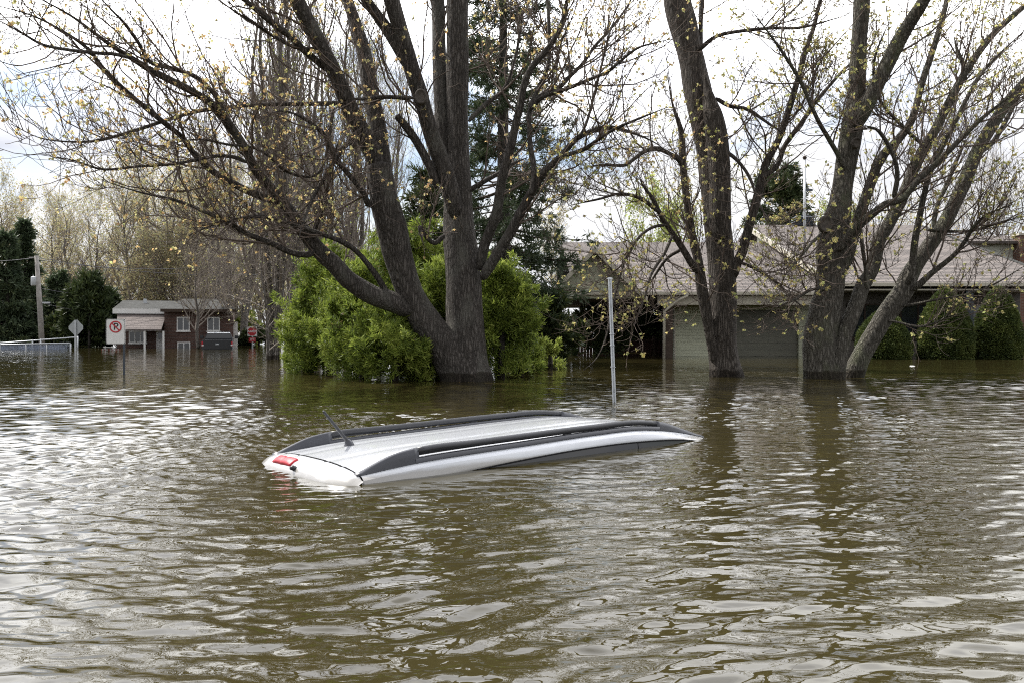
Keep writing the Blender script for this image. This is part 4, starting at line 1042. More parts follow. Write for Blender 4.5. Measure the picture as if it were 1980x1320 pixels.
def flat_text(name, txt, size, mat, parent, loc, bold=0.0):
    me = glyph(txt, size, 0.0015, bold); me.materials.clear(); me.materials.append(mat)
    for p in me.polygons: p.material_index = 0
    o = link(name, me, parent); o.location = loc; o.rotation_euler = (R(90), 0, 0)
    return o

def no_parking():
    d = 19.6; c = P(240, 640, d); root = thing('no_parking_sign', 'white no parking sign with red ring on a dark steel post in the water', 'sign', (c[0], c[1], 0), R(4))
    s = d / F
    MB().box(-.021, .021, -.018, .018, -.5, (640-628)*s+1.0).build('post', M['darksteel'], root, bevel=.004)
    x0, x1 = -33*s, 3*s; z0, z1 = 1 - 25*s, 1 + 23*s
    cx = (x0 + x1) / 2
    # rounded panel
    pan = MB(); poly = []
    r = .03
    for (ax, az, a0) in ((x1-r, z1-r, 0), (x0+r, z1-r, 90), (x0+r, z0+r, 180), (x1-r, z0+r, 270)):
        for k in range(6): 
            a = R(a0 + 18*k); poly.append((ax + r*math.cos(a), az + r*math.sin(a)))
    pan.prism(poly, -.032, -.022); po = pan.build('sign_panel', M['signwhite'], root)
    rim = MB(); pts = [(cx + (x-cx)*.96, z1 - (z1-z)*.97 - .007) for x, z in poly]; n = len(pts)
    for k in range(n):
        (ax, az), (bx, bz) = pts[k], pts[(k+1) % n]
        rim.box(min(ax,bx)-.003, max(ax,bx)+.003, -.0345, -.032, min(az,bz)-.003, max(az,bz)+.003)
    rim.build('border', M['signblack'], po)
    cz = 1 + 8*s; ro, ri = 11.5*s, 9.0*s
    flat_text('letter', 'P', 15.5*s*1.2, M['signblack'], po, (cx + .006, -.0345, cz), 0.004)
    ring = MB(); k = 40
    for j in range(k):
        a = 2*math.pi*j/k
        for rr, y in ((ri, -.039), (ro, -.039), (ro, -.0325), (ri, -.0325)): ring.v.append((cx + rr*math.cos(a), y, cz + rr*math.sin(a)))
    for j in range(k):
        j2 = (j+1) % k
        for q in range(4): ring.f.append([j*4+q, j2*4+q, j2*4+(q+1) % 4, j*4+(q+1) % 4])
    ww = 1.15*s; a = R(-45); rm = (ri+ro)/2 - .004
    u = (math.cos(a), math.sin(a)); v = (-u[1], u[0])
    pl = [(cx + u[0]*rm*i + v[0]*ww*j, cz + u[1]*rm*i + v[1]*ww*j) for i, j in ((-1,-1),(1,-1),(1,1),(-1,1))]
    ring.prism(pl, -.0405, -.0385)
    ring.build('prohibition_ring', M['signred'], po)
    MB().tube([(-.0, -.036, 1+20*s), (-.0, -.03, 1+20*s)], .008, 8).build('bolt', M['galv'], po)
no_parking()

def diamond():
    d = 46; c = P(146, 640, d); root = thing('diamond_sign', 'grey diamond road sign seen from behind on a pale post', 'sign', (c[0], c[1], 0), R(-6)); s = d / F
    MB().box(-.045, .045, -.03, .03, -.5, 1+20*s).build('post', M['galv'], root)
    r = 16.5*s; cz = 1 + 6.5*s; q = .08
    po = MB().prism([(-q, cz+r-q*.6), (q, cz+r-q*.6), (r-q*.6, cz+q), (r-q*.6, cz-q), (q, cz-r+q*.6), (-q, cz-r+q*.6), (-r+q*.6, cz-q), (-r+q*.6, cz+q)], .032, .04).build('sign_panel', M['signback'], root)
    MB().box(-.05, .05, -.036, .031, cz+.2, cz+.25).box(-.05, .05, -.036, .031, cz-.25, cz-.2).build('bracket', M['galv'], root)
diamond()

def stop_sign():
    d = 54; c = P(488, 640, d); root = thing('stop_sign', 'red octagon stop sign with a small red plate under it, far behind the pickup', 'sign', (c[0], c[1], 0)); s = d / F
    MB().box(-.035, .035, -.03, .03, -.5, 1+4*s).build('post', M['galv'], root)
    def octo(r): return [(r*math.cos(R(22.5+45*k)), 1 - 1*s + r*math.sin(R(22.5+45*k))) for k in range(8)]
    MB().box(-9.2*s, 9.2*s, -.036, -.03, 1-10*s, 1+8.4*s).build('backing_board', M['signwhite'], root)
    po = MB().prism(octo(.315), -.046, -.038).build('sign_panel', M['signwhite'], root)
    MB().prism(octo(.29), -.052, -.046).build('red_face', M['signred'], po)
    flat_text('lettering', 'ARRÊT', .185, M['signwhite'], po, (0, -.055, 1 - 1*s), 0.006)
    pl = MB().box(-6.5*s, 6.5*s, -.046, -.038, 1-20.5*s, 1-12.5*s).build('plate', M['signred'], root)
    MB().box(-4.5*s, 4.5*s, -.05, -.046, 1-15.2*s, 1-14.4*s).box(-4*s, -1*s, -.05, -.046, 1-18.4*s, 1-17.2*s).box(1*s, 4*s, -.05, -.046, 1-18.4*s, 1-17.2*s).build('plate_marks', M['signwhite'], pl)
stop_sign()

def pale_post():
    d = 12.0; b = P(1188, 776, d); t = P(1179, 537, d); b[2] = -.6
    root = thing('sign_post', 'pale bare metal post leaning a little, in the water right of the sunken car', 'post', (b[0], b[1], 0))
    h = t[2]; dx = t[0] - b[0]; s = d / F
    def at(z): return (dx * (z + .05) / h, 0)
    mb = MB(); z0, z1 = -.6, h; w = 2.3*s
    x0 = at(z0)[0]; x1 = at(z1)[0]
    # U-channel: web and two flanges
    for (a, c, y0, y1) in ((-w, w, .008, .014), (-w, -w+.006, -.018, .008), (w-.006, w, -.018, .008), (-w-.008, -w, -.020, -.014), (w, w+.008, -.020, -.014)):
        mb.hexa([(x0+a, y0, z0), (x0+c, y0, z0), (x0+c, y1, z0), (x0+a, y1, z0)], [(x1+a, y0, z1), (x1+c, y0, z1), (x1+c, y1, z1), (x1+a, y1, z1)])
    po = mb.build('channel_post', M['whitepost'], root)
    MB().box(x1-5.5*s, x1+5.5*s, -.012, .004, h-.02, h-.006).build('top_bracket', M['whitepost'], root)
    for py in (646, 668, 709):
        z = 1 - (py-640)*s; x = at(z)[0]
        MB().tube([(x-.036, -.021, z), (x+.036, -.021, z)], .005, 6).build('bolt', M['galv'], po, True)
pale_post()

# ------------------------------------------------------------------ wire fence, barrier, utility pole at the left
M['bluemesh'] = plain('blue_grey_mesh', (0.26, 0.30, 0.38), 0.6, var=0.2, scale=4)
def wire_fence():
    d = 47; root = thing('wire_fence', 'pale wire fence with a top rail at the left edge of the flood', 'fence', (P(70, 640, d)[0], d, 0)); s = d / F
    X = lambda px: (px - 70) * s
    def rail(px0, y0, px1, y1, r, name, dy=0):
        MB().tube([(X(px0), dy, 1-(y0-640)*s), (X(px1), dy, 1-(y1-640)*s)], r, 7).build(name, M['galv'], root, True)
    rail(-90, 669, 136, 652, .035, 'top_rail', .8); rail(-90, 668, 136, 663, .03, 'middle_rail')
    for px in (-60, 0, 50, 90, 136):
        MB().tube([(X(px), 0.02, -.5), (X(px), 0.02, 1-(664-640)*s)], .04, 7).build('post', M['galv'], root, True)
    for px in (-30, 47, 63, 136):
        yy = 669 + (652-669)*(px+90)/226
        MB().tube([(X(px), .8, -.5), (X(px), .8, 1-(yy-642)*s)], .035, 7).build('post', M['galv'], root, True)
    # woven wire, two panels of real wires
    mb = MB()
    for i in range(0, 118):
        x = X(-90) + (X(136)-X(-90)) * i / 117
        for sgn in (1, -1):
            x2 = x + sgn * .55
            if X(-90) <= x2 <= X(136): mb.tube([(x, .04+.004*sgn, -.1), (x2, .04+.004*sgn, .30)], .008, 3, False)
    mb.build('wire_mesh', M['bluemesh'], root)
    mb = MB()
    for px in range(-88, 136, 3):
        mb.tube([(X(px), .03, -.1), (X(px), .03, 1-(667-640)*s)], .012, 4, False)
    mb.build('fence_fabric', M['bluemesh'], root)
wire_fence()

M['dullred'] = plain('dull_red', (0.20, 0.07, 0.06), 0.7, var=0.2)
M['dullwhite'] = plain('dull_white', (0.42, 0.41, 0.39), 0.7, var=0.15)
def barrier():
    d = 44; c = P(215, 640, d); s = d / F; root = thing('road_barrier', 'low barrier board with dull red and white stripes, behind the no parking sign', 'barrier', (c[0], c[1], 0))
    bo = MB().box(-19*s, 18*s, -.03, .0, .03, .075).build('board', M['dullred'], root)
    w = MB()
    for k in range(5): w.box((-17+7.4*k)*s, (-13.6+7.4*k)*s, -.034, -.03, .031, .074)
    w.build('stripes', M['dullwhite'], bo)
    MB().hexa([(-15*s, -.03, .15), (5*s, -.03, .14), (5*s, 0, .14), (-15*s, 0, .15)], [(-15*s, -.03, .20), (5*s, -.03, .18), (5*s, 0, .18), (-15*s, 0, .20)]).build('upper_board', M['dullwhite'], root)
    for x in (-12, 3): MB().box(x*s-.025, x*s+.025, .002, .05, -.5, .22).build('leg', M['galv'], root)
barrier()

M['polewood'] = plain('weathered_pole', (0.27, 0.255, 0.24), 0.9, var=0.25, scale=5, bump=.01)
def utility():
    d = 49; b = P(82.5, 640, d); root = thing('utility_pole', 'weathered wooden utility pole with a grey transformer at the left', 'utility pole', (b[0], b[1], 0)); s = d / F
    dx = -12*s; H = 1 + 145*s
    MB().tube([(0, 0, -.5), (dx*.5, 0, H*.5), (dx, 0, H)], [.16, .14, .11], 12).build('pole', M['polewood'], root, True)
    tz = 1 + 96*s; tx = dx*.62 - 8*s
    tr = MB(); tr.tube([(tx, -.02, tz-.26), (tx, -.02, tz-.22), (tx, -.02, tz+.2), (tx, -.02, tz+.24), (tx, -.02, tz+.27)], [.17, .19, .19, .18, .08], 14)
    t = tr.build('transformer', M['galv'], root, True)
    for q in (-.07, .07): MB().tube([(tx+q, -.02, tz+.25), (tx+q, -.02, tz+.37)], [.025, .018], 6).build('bushing', M['signback'], t)
    MB().box(tx, dx*.6, -.03, .03, tz-.1, tz-.06).box(tx, dx*.6, -.03, .03, tz+.1, tz+.14).build('bracket', M['galv'], root)
    MB().box(-.3*s, 14*s, -.04, .04, 1+53*s, 1+56*s).build('side_arm', M['galv'], root)
    MB().box(dx-14*s, dx+3*s, -.05, .05, 1+140*s, 1+143*s).build('crossarm', M['polewood'], root)
    return d
utility()
M['wire'] = plain('cable', (0.09, 0.09, 0.1), 0.5, var=0.1)
def wire(p0, p1, sag, label, r=.016):
    a = np.array(p0); b = np.array(p1); root_pts = [(*(a*(1-t)+b*t)[:2], (a*(1-t)+b*t)[2] - sag*4*t*(1-t)) for t in np.linspace(0, 1, 24)]
    o = MB().tube(root_pts, r, 5).build('power_line', M['wire'], None, True)
    tag(o, label, 'power line', 'power lines from the utility pole')
wire(P(70, 498, 49), P(560, 528, 58), .5, 'topmost power line running right from the utility pole')
wire(P(70, 502, 49.1), P(560, 490, 60), .8, 'power line rising slightly to the right from the pole top')
wire(P(80, 585, 49), P(240, 603, 56), .25, 'lower power line from the pole side arm to the brick house')
wire(P(76, 557, 49), P(230, 568, 57), .2, 'middle power line from below the transformer to the brick house')
wire(P(70, 498, 49), P(-160, 492, 46), .3, 'power line leaving the picture to the left from the pole top')

# ------------------------------------------------------------------ brick house, its neighbours and the pickup
M['brick'] = brickmat('red_brown_brick', (0.115, 0.06, 0.047), (0.082, 0.046, 0.038), (0.13, 0.11, 0.10), .24, .085, .012)
M['brick_chimney'] = brickmat('chimney_brick', (0.17, 0.075, 0.05), (0.12, 0.06, 0.045), (0.16, 0.14, 0.12), .24, .085, .012)
M['shingle_far'] = brickmat('pinkish_shingles', (0.165, 0.142, 0.134), (0.13, 0.112, 0.106), (0.08, 0.068, 0.063), .4, .10, .014, add_y=False)
M['shingle_dark'] = plain('dark_roof', (0.045, 0.046, 0.044), 0.85, var=0.3, scale=3)
M['shingle'] = brickmat('brown_grey_shingles', (0.225, 0.194, 0.178), (0.150, 0.129, 0.119), (0.042, 0.038, 0.035), .36, .072, .016, bumpd=.02, add_y=False)
M['whitetrim'] = plain('white_trim', (0.68, 0.68, 0.67), 0.5, var=0.06)
M['beigetrim'] = plain('beige_trim', (0.42, 0.39, 0.32), 0.5, var=0.08, scale=2)
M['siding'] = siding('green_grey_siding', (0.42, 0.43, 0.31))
M['siding_shed'] = siding('pale_siding', (0.42, 0.43, 0.36), .13)
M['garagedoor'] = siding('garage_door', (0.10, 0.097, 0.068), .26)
M['glass'] = plain('window_glass', (0.03, 0.035, 0.04), 0.05, var=0.3, scale=1.5)
M['brownwood'] = plain('brown_wood', (0.062, 0.046, 0.037), 0.75, var=0.25, scale=5)
M['redfence'] = plain('dark_red_fence', (0.06, 0.032, 0.028), 0.8, var=0.3, scale=4)
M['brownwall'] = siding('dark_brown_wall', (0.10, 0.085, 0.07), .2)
M['orange_roof'] = plain('orange_roof', (0.32, 0.2, 0.15), 0.85, var=0.15)

def window(parent, x0, x1, z0, z1, y, panes=2, fw=.06, frame='whitetrim'):
    f = MB()
    f.box(x0, x1, y-.06, y-.003, z0, z0+fw).box(x0, x1, y-.06, y-.003, z1-fw, z1)
    for k in range(panes + 1):
        xc = x0 + fw/2 + (x1-x0-fw) * k / panes
        f.box(xc-fw/2, xc+fw/2, y-.06, y-.003, z0+fw, z1-fw)
    o = f.build('window', M[frame], parent)
    MB().box(x0+fw/2, x1-fw/2, y-.03, y-.004, z0+fw/2, z1-fw/2).build('pane', M['glass'], o)
    MB().box(x0-.05, x1+.05, y-.10, y-.003, z0-.06, z0-.001).build('sill', M[frame], o)
    return o

def brick_house():
    d = 51.0; root = thing('brick_house', 'low brown brick house with white windows and a pinkish porch roof, far left', 'house', (P(360, 640, d)[0], d, 0), R(17)); s = d / F; root.scale = (0.935, 1, 1)
    X = lambda px: (px - 360) * s; Z = lambda py: 1 - (py - 640) * s
    MB().box(X(318), X(452), 0, 7, -.6, Z(598)).build('wall', M['brick'], root)
    MB().box(X(222), X(317.9), 1.4, 7, -.6, Z(600)).build('wall', M['brick'], root)
    # main roof, low hip
    z0, z1 = Z(598), Z(574)
    rf = MB(); a = [(X(312), -.5, z0), (X(458), -.5, z0), (X(458), 7.5, z0), (X(312), 7.5, z0)]; r1, r2 = (X(345), 3.5, z1), (X(425), 3.5, z1)
    rf.add(a + [r1, r2], [(0,1,5,4), (1,2,5), (2,3,4,5), (3,0,4), (3,2,1,0)]).build('roof', M['shingle_dark'], root)
    MB().box(X(312), X(458), -.53, -.46, z0-.18, z0-.002).build('fascia', M['brownwood'], root)
    rf2 = MB(); rf2.add([(X(216), 1.0, Z(597)), (X(330), 1.0, Z(597)), (X(330), 7.5, Z(597)), (X(216), 7.5, Z(597)), (X(222), 4.0, Z(578)), (X(330), 4.0, Z(578))], [(0,1,5,4), (2,3,4,5), (3,0,4), (1,2,5), (3,2,1,0)]).build('roof', M['shingle_dark'], root)
    MB().box(X(216), X(317), .96, 1.02, Z(606)-.02, Z(597)-.003).build('fascia', M['whitetrim'], root)
    # porch roof
    pr = MB(); pr.slab([(X(234), -1.2, Z(637)), (X(316), -1.2, Z(637)), (X(318.5), 1.38, Z(604)), (X(223), 1.38, Z(604))], .08)
    pr.build('porch_roof', M['shingle_far'], root)
    MB().box(X(233), X(317), -1.24, -1.16, Z(640), Z(637)-.09).build('porch_beam', M['whitetrim'], root)
    for px in (285, 320): MB().box(X(px)-.055, X(px)+.055, -1.2, -1.09, -.6, Z(640)-.002).build('porch_post', M['whitetrim'], root)
    window(root, X(245), X(279), Z(663), Z(640), 1.4, 3)
    window(root, X(342), X(367), Z(640), Z(613), 0, 2)
    window(root, X(401), X(426), Z(640), Z(613), 0, 2)
    window(root, X(343), X(368), -.3, Z(661), 0, 2)
    dr = MB().box(X(298), X(315), 1.33, 1.396, -.6, Z(641)).build('door', M['whitetrim'], root)
    MB().box(X(302), X(311), 1.30, 1.329, Z(655), Z(644)).build('door_glass', M['glass'], dr)
    MB().tube([(X(300), 1.30, Z(660)), (X(300), 1.33, Z(660))], .03, 8).build('handle', M['galv'], dr)
    MB().box(X(452.2), X(461), .5, .6, -.6, Z(622)).build('side_panel', M['whitetrim'], root)
    MB().box(X(270)-.1, X(270)+.1, 3.0, 3.2, Z(585), Z(590)+.45).build('vent_pipe', M['galv'], root)
brick_house()

def far_cottage():
    d = 62; root = thing('cottage', 'small cottage with an orange-tinted gable roof half hidden by dark spruces', 'house', (P(108, 640, d)[0], d, 0)); s = d / F
    X = lambda px: (px-108)*s; Z = lambda py: 1-(py-640)*s
    MB().prism([(X(84), -.6), (X(132), -.6), (X(132), Z(624)), (X(108), Z(592)), (X(84), Z(624))], 0, 6).build('wall', M['siding_shed'], root)
    r = MB(); r.slab([(X(79), -.4, Z(629)), (X(108), -.4, Z(590)), (X(108), 6.3, Z(590)), (X(79), 6.3, Z(629))], -.10); r.slab([(X(108)+.002, -.4, Z(590)), (X(137), -.4, Z(629)), (X(137), 6.3, Z(629)), (X(108)+.002, 6.3, Z(590))], -.10)
    r.build('roof', M['orange_roof'], root)
    window(root, X(100), X(114), Z(650), Z(632), 0, 2)
far_cottage()

M['truckblack'] = plain('black_paint', (0.007, 0.008, 0.010), 0.2, var=0.1, coat=0.0, spec=0.3)
def pickup():
    d = 47.0; root = thing('pickup_truck', 'black pickup standing in the flood, seen from behind beside the brick house', 'pickup truck', (P(420, 640, d)[0], d, 0), R(17)); s = d / F
    Z = lambda py: 1-(py-640)*s
    w = .82
    # bed and tailgate
    bd = MB(); zt = Z(657)
    bd.hexa([(-w, 0, -.6), (w, 0, -.6), (w, 1.9, -.6), (-w, 1.9, -.6)], [(-w*.97, .02, zt), (w*.97, .02, zt), (w*.97, 1.9, zt+.02), (-w*.97, 1.9, zt+.02)])
    bd.hexa([(-w, 3.45, -.6), (w, 3.45, -.6), (w*.93, 4.9, -.6), (-w*.93, 4.9, -.6)], [(-w*.95, 3.45, zt-.02), (w*.95, 3.45, zt-.02), (w*.88, 4.85, zt-.12), (-w*.88, 4.85, zt-.12)])
    bd.build('body', M['truckblack'], root, bevel=.04)
    cb = MB(); zr = Z(643)
    cb.hexa([(-w*.97, 1.91, -.6), (w*.97, 1.91, -.6), (w*.97, 3.44, -.6), (-w*.97, 3.44, -.6)], [(-w*.96, 1.91, zt+.03), (w*.96, 1.91, zt+.03), (w*.96, 3.44, zt+.03), (-w*.96, 3.44, zt+.03)])
    cb.hexa([(-w*.95, 1.93, zt+.031), (w*.95, 1.93, zt+.031), (w*.95, 3.42, zt+.031), (-w*.95, 3.42, zt+.031)], [(-w*.76, 2.15, zr-.03), (w*.76, 2.15, zr-.03), (w*.76, 3.0, zr-.03), (-w*.76, 3.0, zr-.03)])
    cb.build('cab', M['truckblack'], root, bevel=.03)
    MB().hexa([(-w*.77, 2.12, zr-.045), (w*.77, 2.12, zr-.045), (w*.77, 3.02, zr-.045), (-w*.77, 3.02, zr-.045)], [(-w*.70, 2.2, zr+.012), (w*.70, 2.2, zr+.012), (w*.70, 2.95, zr+.012), (-w*.70, 2.95, zr+.012)]).build('roof', M['galv'], root, bevel=.015)
    MB().add([(-w*.86, 1.93, zt+.07), (w*.86, 1.93, zt+.07), (w*.72, 2.115, zr-.06), (-w*.72, 2.115, zr-.06)], [(0,1,2,3)]).build('rear_window', M['carglass'], root)
    tg = MB().box(-w*.84, w*.84, -.03, -.004, .02, zt-.02).build('tailgate', M['truckblack'], root, bevel=.01)
    MB().box(-.09, .09, -.05, -.031, .25, .31).build('badge', M['galv'], tg)
    MB().box(-.12, .12, -.045, -.031, .34, .37).build('handle', M['darksteel'], tg)
    for sg in (-1, 1): MB().box(sg*w*.94-.04, sg*w*.94+.04, -.035, .0, .16, zt-.08).build('tail_light', M['redlens'], root, bevel=.01)
    for sg in (-1, 1): MB().box(sg*w*.92-.05, sg*w*.92+.05, -.04, -.036, .19, .26).build('reversing_light', M['whitetrim'], root)
    for sg in (-1, 1): MB().box(sg*(w+.14)-.1, sg*(w+.14)+.1, 3.1, 3.22, zt+.04, zt+.22).build('wing_mirror', M['truckblack'], root, bevel=.03)
pickup()

# ------------------------------------------------------------------ the bungalow on the right
def bungalow():
    d = 33.0; root = thing('bungalow', 'wide bungalow with brown shingle roofs, a carport and a flooded garage', 'house', (P(1500, 640, d)[0], d, 0)); s = d / F
    x_off = P(1500, 640, d)[0]
    def W(px, py, dd):            # world point -> house coordinates
        p = P(px, py, dd); return (p[0]-x_off, p[1]-d, p[2])
    X = lambda px: (px - 1500) * s; Z = lambda py: 1-(py-640)*s
    # garage wing roof: front slope up to a ridge, and back slope
    ze = Z(565); yr = 9.0; zr = ze + .318*yr
    xl, xr_ = X(1112), X(1590)
    MB().slab([(xl, -.35, ze), (xr_+.6, -.35, ze), (xr_+.6, yr, zr), (xl, yr, zr)], .14).build('garage_roof', M['shingle'], root)
    MB().slab([(xl, yr+.003, zr), (xr_+.6, yr+.003, zr), (xr_+.6, 2*yr, ze), (xl, 2*yr, ze)], .14).build('garage_roof', M['shingle'], root)
    MB().box(xl, xr_+.4, -.45, -.353, ze-.13, ze-.015).build('gutter', M['beigetrim'], root, bevel=.012)
    MB().box(X(1270), xr_+.3, -.18, -.05, Z(590), ze-.15).build('beam', M['beigetrim'], root)
    # main wing roof, larger and a little higher, with its rake over the garage roof
    z2 = Z(548); xm = X(1605); xe = X(2050); yr2 = 11.6; zr2 = z2 + .318*yr2; xrd = (1775-CX)/F*(d+yr2) - x_off
    MB().slab([(xm, -.55, z2), (xe, -.55, z2), (xrd, yr2, zr2), (xm, yr2, zr2)], .16).build('main_roof', M['shingle'], root)
    MB().slab([(xm, yr2+.003, zr2), (xrd, yr2+.003, zr2), (xe, 2*yr2, z2), (xm, 2*yr2, z2)], .16).build('main_roof', M['shingle'], root)
    MB().add([(xe+.004, -.55, z2), (xe+.004, 2*yr2, z2), (xrd+.004, yr2, zr2), (xe+.004, -.55, z2-.16), (xe+.004, 2*yr2, z2-.16), (xrd+.004, yr2, zr2-.16)], [(0,1,2), (5,4,3), (0,3,4,1), (1,4,5,2), (2,5,3,0)]).build('hip_roof', M['shingle'], root)
    MB().tube([(xrd, yr2, zr2+.01), (xe, -.55, z2+.01)], .07, 6).build('hip_cap', M['shingle_dark'], root)
    MB().hexa([(xm-.06, -.58, z2-.24), (xm-.002, -.58, z2-.24), (xm-.002, yr2, zr2-.24), (xm-.06, yr2, zr2-.24)], [(xm-.06, -.58, z2+.02), (xm-.002, -.58, z2+.02), (xm-.002, yr2, zr2+.02), (xm-.06, yr2, zr2+.02)]).build('rake_board', M['beigetrim'], root)
    MB().box(xm+.02, xe, -.66, -.553, z2-.15, z2-.015).build('gutter', M['beigetrim'], root, bevel=.012)
    # wall under the rake (the dark band) and under the main eaves
    MB().add([(xm+.5, .2, ze-.1), (xm+.5, yr2, ze-.1), (xm+.5, yr2, zr2-.3), (xm+.5, .2, z2-.2)], [(0,1,2,3)]).build('rake_wall', M['siding'], root, solid=.08)
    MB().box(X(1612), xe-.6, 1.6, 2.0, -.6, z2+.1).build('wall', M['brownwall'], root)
    MB().box(X(1612), xe-.4, -.5, 1.6, z2-.30, z2-.245).build('soffit', M['beigetrim'], root)
    for px in (1866, 2022): MB().box(X(px)-.14, X(px)+.14, -.35, -.08, -.6, z2-.31).build('porch_column', M['darksteel'], root)
    for a, b in ((1668, 1740), (1775, 1850), (1880, 1960)): window(root, X(a), X(b), Z(655), Z(585), 1.6, 2, .07, 'brownwood')
    MB().box(X(1619), X(1648), 1.54, 1.595, -.6, Z(572)).build('door', M['whitetrim'], root)
    # garage block
    gy = 1.3
    MB().box(X(1316), X(1424), gy, gy+.25, -.6, ze-.19).build('wall', M['siding'], root)
    MB().box(X(1566), X(1608), gy, gy+.25, -.6, ze-.19).build('wall', M['siding'], root)
    MB().box(X(1424.2), X(1565.8), gy, gy+.25, Z(598), ze-.19).build('wall', M['siding'], root)
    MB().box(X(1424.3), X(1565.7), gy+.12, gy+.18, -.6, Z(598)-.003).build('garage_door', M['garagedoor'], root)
    MB().box(X(1316), X(1318), gy-.05, gy-.002, -.6, Z(595)).build('corner_trim', M['beigetrim'], root)
    MB().box(X(1322), X(1322)+.2, gy+.252, gy+1.2, -.6, ze-.2).build('wall', M['siding'], root)
    # front gable over the carport
    xp = X(1147); zp = Z(482); xa, xb = X(1052), X(1246); zg = Z(577)
    MB().prism([(xa+.25, zg-.02), (xb-.2, zg-.02), (xb-.2, zg+.12), (xp, zp-.12), (xa+.25, zg+.12)], -.30, -.12).build('gable_wall', M['siding'], root)
    g = MB(); g.slab([(xa, -.75, zg), (xp, -.75, zp), (xp, 5, zp), (xa, 5, zg)], .10); g.slab([(xp+.002, -.75, zp), (xb, -.75, zg), (xb, 1.2, zg), (xp+.002, 5, zp)], .10)
    g.build('gable_roof', M['shingle'], root)
    fb = MB()
    for (x0, z0, x1, z1) in ((xa, zg, xp, zp), (xp+.002, zp, xb, zg)):
        fb.hexa([(x0, -.79, z0-.2), (x1, -.79, z1-.2), (x1, -.753, z1-.2), (x0, -.753, z0-.2)], [(x0, -.79, z0+.02), (x1, -.79, z1+.02), (x1, -.753, z1+.02), (x0, -.753, z0+.02)])
    fb.build('rake_board', M['beigetrim'], root)
    MB().box(X(1060), X(1312), -.1, 6, Z(581), Z(578)).build('carport_ceiling', M['brownwood'], root)
    MB().box(X(1284), X(1299), -.22, .1, -.6, Z(590)-.003).build('carport_post', M['brownwood'], root)
    MB().box(X(1070)-.09, X(1070)+.09, -.25, -.07, -.6, Z(581)-.003).build('carport_post', M['brownwood'], root)
    dp = MB(); dp.tube([(X(1326), -.4, Z(572)), (X(1310), -.36, Z(580)), (X(1292), -.3, Z(594)), (X(1282), -.3, Z(603)), (X(1281), -.3, -.6)], .055, 8).build('downspout', M['beigetrim'], root, True)
    # roof vent and mast
    vx, vy = X(1552)*1.0, yr2
    p = W(1552, 437, d+yr2); vb = MB()
    for k in range(5):
        z = p[2] - .12 + .13*k; hw = .62 - .03*k
        vb.hexa([(p[0]-hw, vy-.35, z), (p[0]+hw, vy-.35, z), (p[0]+hw, vy+.35, z), (p[0]-hw, vy+.35, z)], [(p[0]-hw*.86, vy-.28, z+.06), (p[0]+hw*.86, vy-.28, z+.06), (p[0]+hw*.86, vy+.28, z+.06), (p[0]-hw*.86, vy+.28, z+.06)])
        vb.box(p[0]-hw*.7, p[0]+hw*.7, vy-.22, vy+.22, z+.06, z+.13)
    vb.build('roof_vent', M['darksteel'], root)
    yb = 5.2; zb = ze + .318*yb; pm = W(1556, 490, d+yb); zt = W(1556, 308, d+yb)[2]
    ms_ = MB(); ms_.tube([(pm[0], yb, zb-.3), (pm[0], yb, zt)], [.06, .05], 10)
    mo = ms_.build('mast', M['galv'], root, True)
    MB().tube([(pm[0], yb, zt-.01), (pm[0], yb, zt+.08), (pm[0], yb, zt+.15)], [.07, .1, .03], 10).build('mast_cap', M['brownwood'], mo, True)
    MB().box(pm[0], pm[0]+.35, yb-.03, yb+.03, W(0, 370, d+yb)[2], W(0, 366, d+yb)[2]).build('mast_bracket', M['darksteel'], mo)
bungalow()

def upper_house():
    d = 48; root = thing('siding_house', 'pale siding house with a brick chimney above the right end of the bungalow roof', 'house', (P(1935, 640, d)[0], d, 0)); s = d / F
    X = lambda px: (px-1935)*s; Z = lambda py: 1-(py-640)*s
    MB().box(X(1862), X(2080), 0, 6, -.6, Z(466)).build('wall', M['siding_shed'], root)
    MB().slab([(X(1850), -.5, Z(468)), (X(2090), -.5, Z(468)), (X(2090), 3.2, Z(444)), (X(1850), 3.2, Z(444))], .14).build('roof', M['shingle'], root)
    MB().slab([(X(1850), 3.203, Z(444)), (X(2090), 3.203, Z(444)), (X(2090), 6.6, Z(468)), (X(1850), 6.6, Z(468))], .14).build('roof', M['shingle'], root)
    ch = MB().box(X(1958), X(1994), -.7, -.02, -.6, Z(458)).build('chimney', M['brick_chimney'], root)
    MB().box(X(1955), X(1997), -.76, .04, Z(458)+.002, Z(454)).build('chimney_cap', M['beigetrim'], ch)
upper_house()

def back_fence():
    d = 41; root = thing('board_fence', 'dark red board fence seen under the carport', 'fence', (P(1190, 640, d)[0], d, 0)); s = d / F
    X = lambda px: (px-1190)*s; Z = lambda py: 1-(py-640)*s
    b = MB(); px = 1080
    while px < 1312:
        b.box(X(px), X(px+5.4), 0, .03, -.5, Z(655)+random.uniform(-.02, .02)); px += 6
    b.build('boards', M['redfence'], root)
    MB().box(X(1080), X(1312), -.05, -.003, Z(660), Z(657)).build('rail', M['brownwood'], root)
    for px in (1090, 1148, 1206, 1264): MB().box(X(px)-.06, X(px)+.06, -.12, -.052, -.5, Z(650)).build('post', M['brownwood'], root)
back_fence()

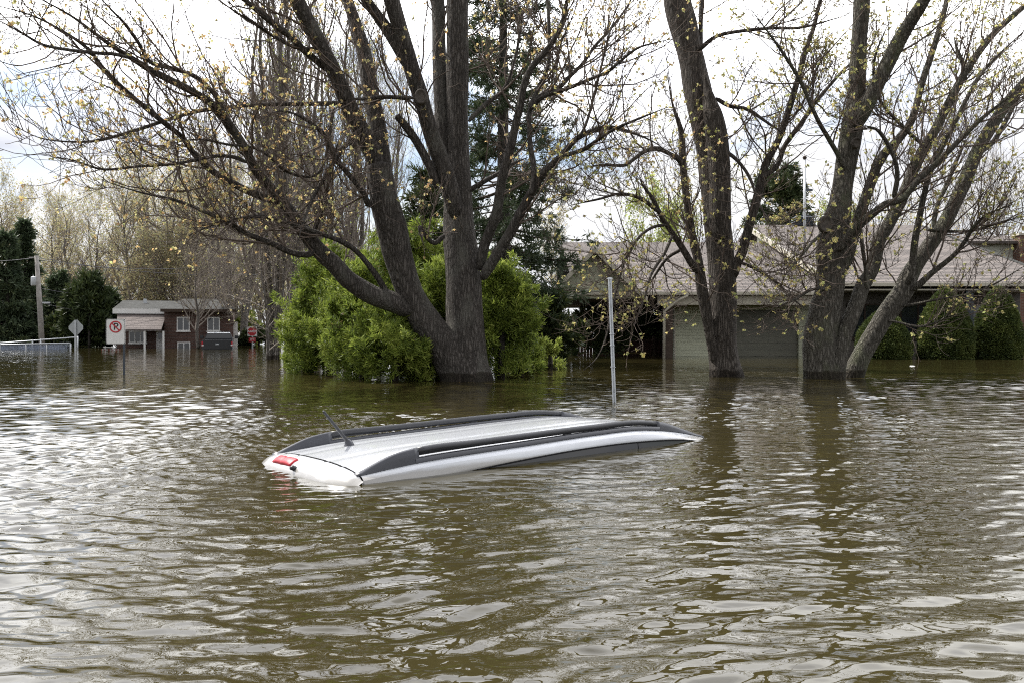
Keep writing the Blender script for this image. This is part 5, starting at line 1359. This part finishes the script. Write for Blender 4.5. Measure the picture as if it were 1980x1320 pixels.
def awning_shed():
    d = 50; root = thing('garden_shed', 'dark shed with a white edged awning behind the carport', 'shed', (P(1235, 640, d)[0], d, 0)); s = d / F
    X = lambda px: (px-1235)*s; Z = lambda py: 1-(py-640)*s
    MB().box(X(1180), X(1312), .8, 3.5, -.6, Z(608)).build('wall', M['brownwall'], root)
    MB().slab([(X(1174), -.6, Z(612)), (X(1316), -.6, Z(612)), (X(1316), 3.8, Z(602)), (X(1174), 3.8, Z(602))], .09).build('awning', M['whitetrim'], root)
    for px in (1182, 1262): MB().box(X(px)-.05, X(px)+.05, -.5, -.4, -.6, Z(614)-.003).build('post', M['whitetrim'], root)
awning_shed()

def low_shed():
    d = 44; root = thing('garden_shed', 'small shed with a pale metal roof behind the spruce, left of the bungalow gable', 'shed', (P(1035, 640, d)[0], d, 0)); s = d / F
    X = lambda px: (px-1035)*s; Z = lambda py: 1-(py-640)*s
    MB().box(X(1008), X(1064), 0, 3, -.6, Z(560)).build('wall', M['brownwall'], root)
    MB().slab([(X(1004), -.4, Z(560)), (X(1068), -.4, Z(560)), (X(1068), 3.3, Z(541)), (X(1004), 3.3, Z(541))], .08).build('roof', M['galv'], root)
low_shed()

# floating scraps
M['foam'] = plain('foam_scum', (0.66, 0.65, 0.6), 0.8, var=0.15, scale=30)
for (px, py, w_, label) in ((1764, 707, 4, 'small white scrap floating alone on the open water right'), (1808, 685, 12, 'thin white scum line floating before the first round-topped yew'), (1918, 682, 12, 'thin white scum line floating before the right edge yew')):
    d = WD(py); s = d / F; p = P(px, py, d); mb = MB(); k = 18
    hs = [1 + .3*math.sin(3*j+px) for j in range(k)]
    for q, z in ((1, .0), (.85, .008), (.4, .012)):
        for j in range(k):
            a = 2*math.pi*j/k; mb.v.append((p[0] + q*hs[j]*w_*s*math.cos(a), p[1] + q*hs[j]*w_*s*1.4*math.sin(a), z))
    for r_ in range(2):
        for j in range(k): mb.f.append([r_*k+j, r_*k+(j+1) % k, (r_+1)*k+(j+1) % k, (r_+1)*k+j])
    mb.f.append([2*k+j for j in range(k)])
    tag(mb.build('floating_debris', M['foam'], None, True), label, 'debris', 'white scraps on the water')
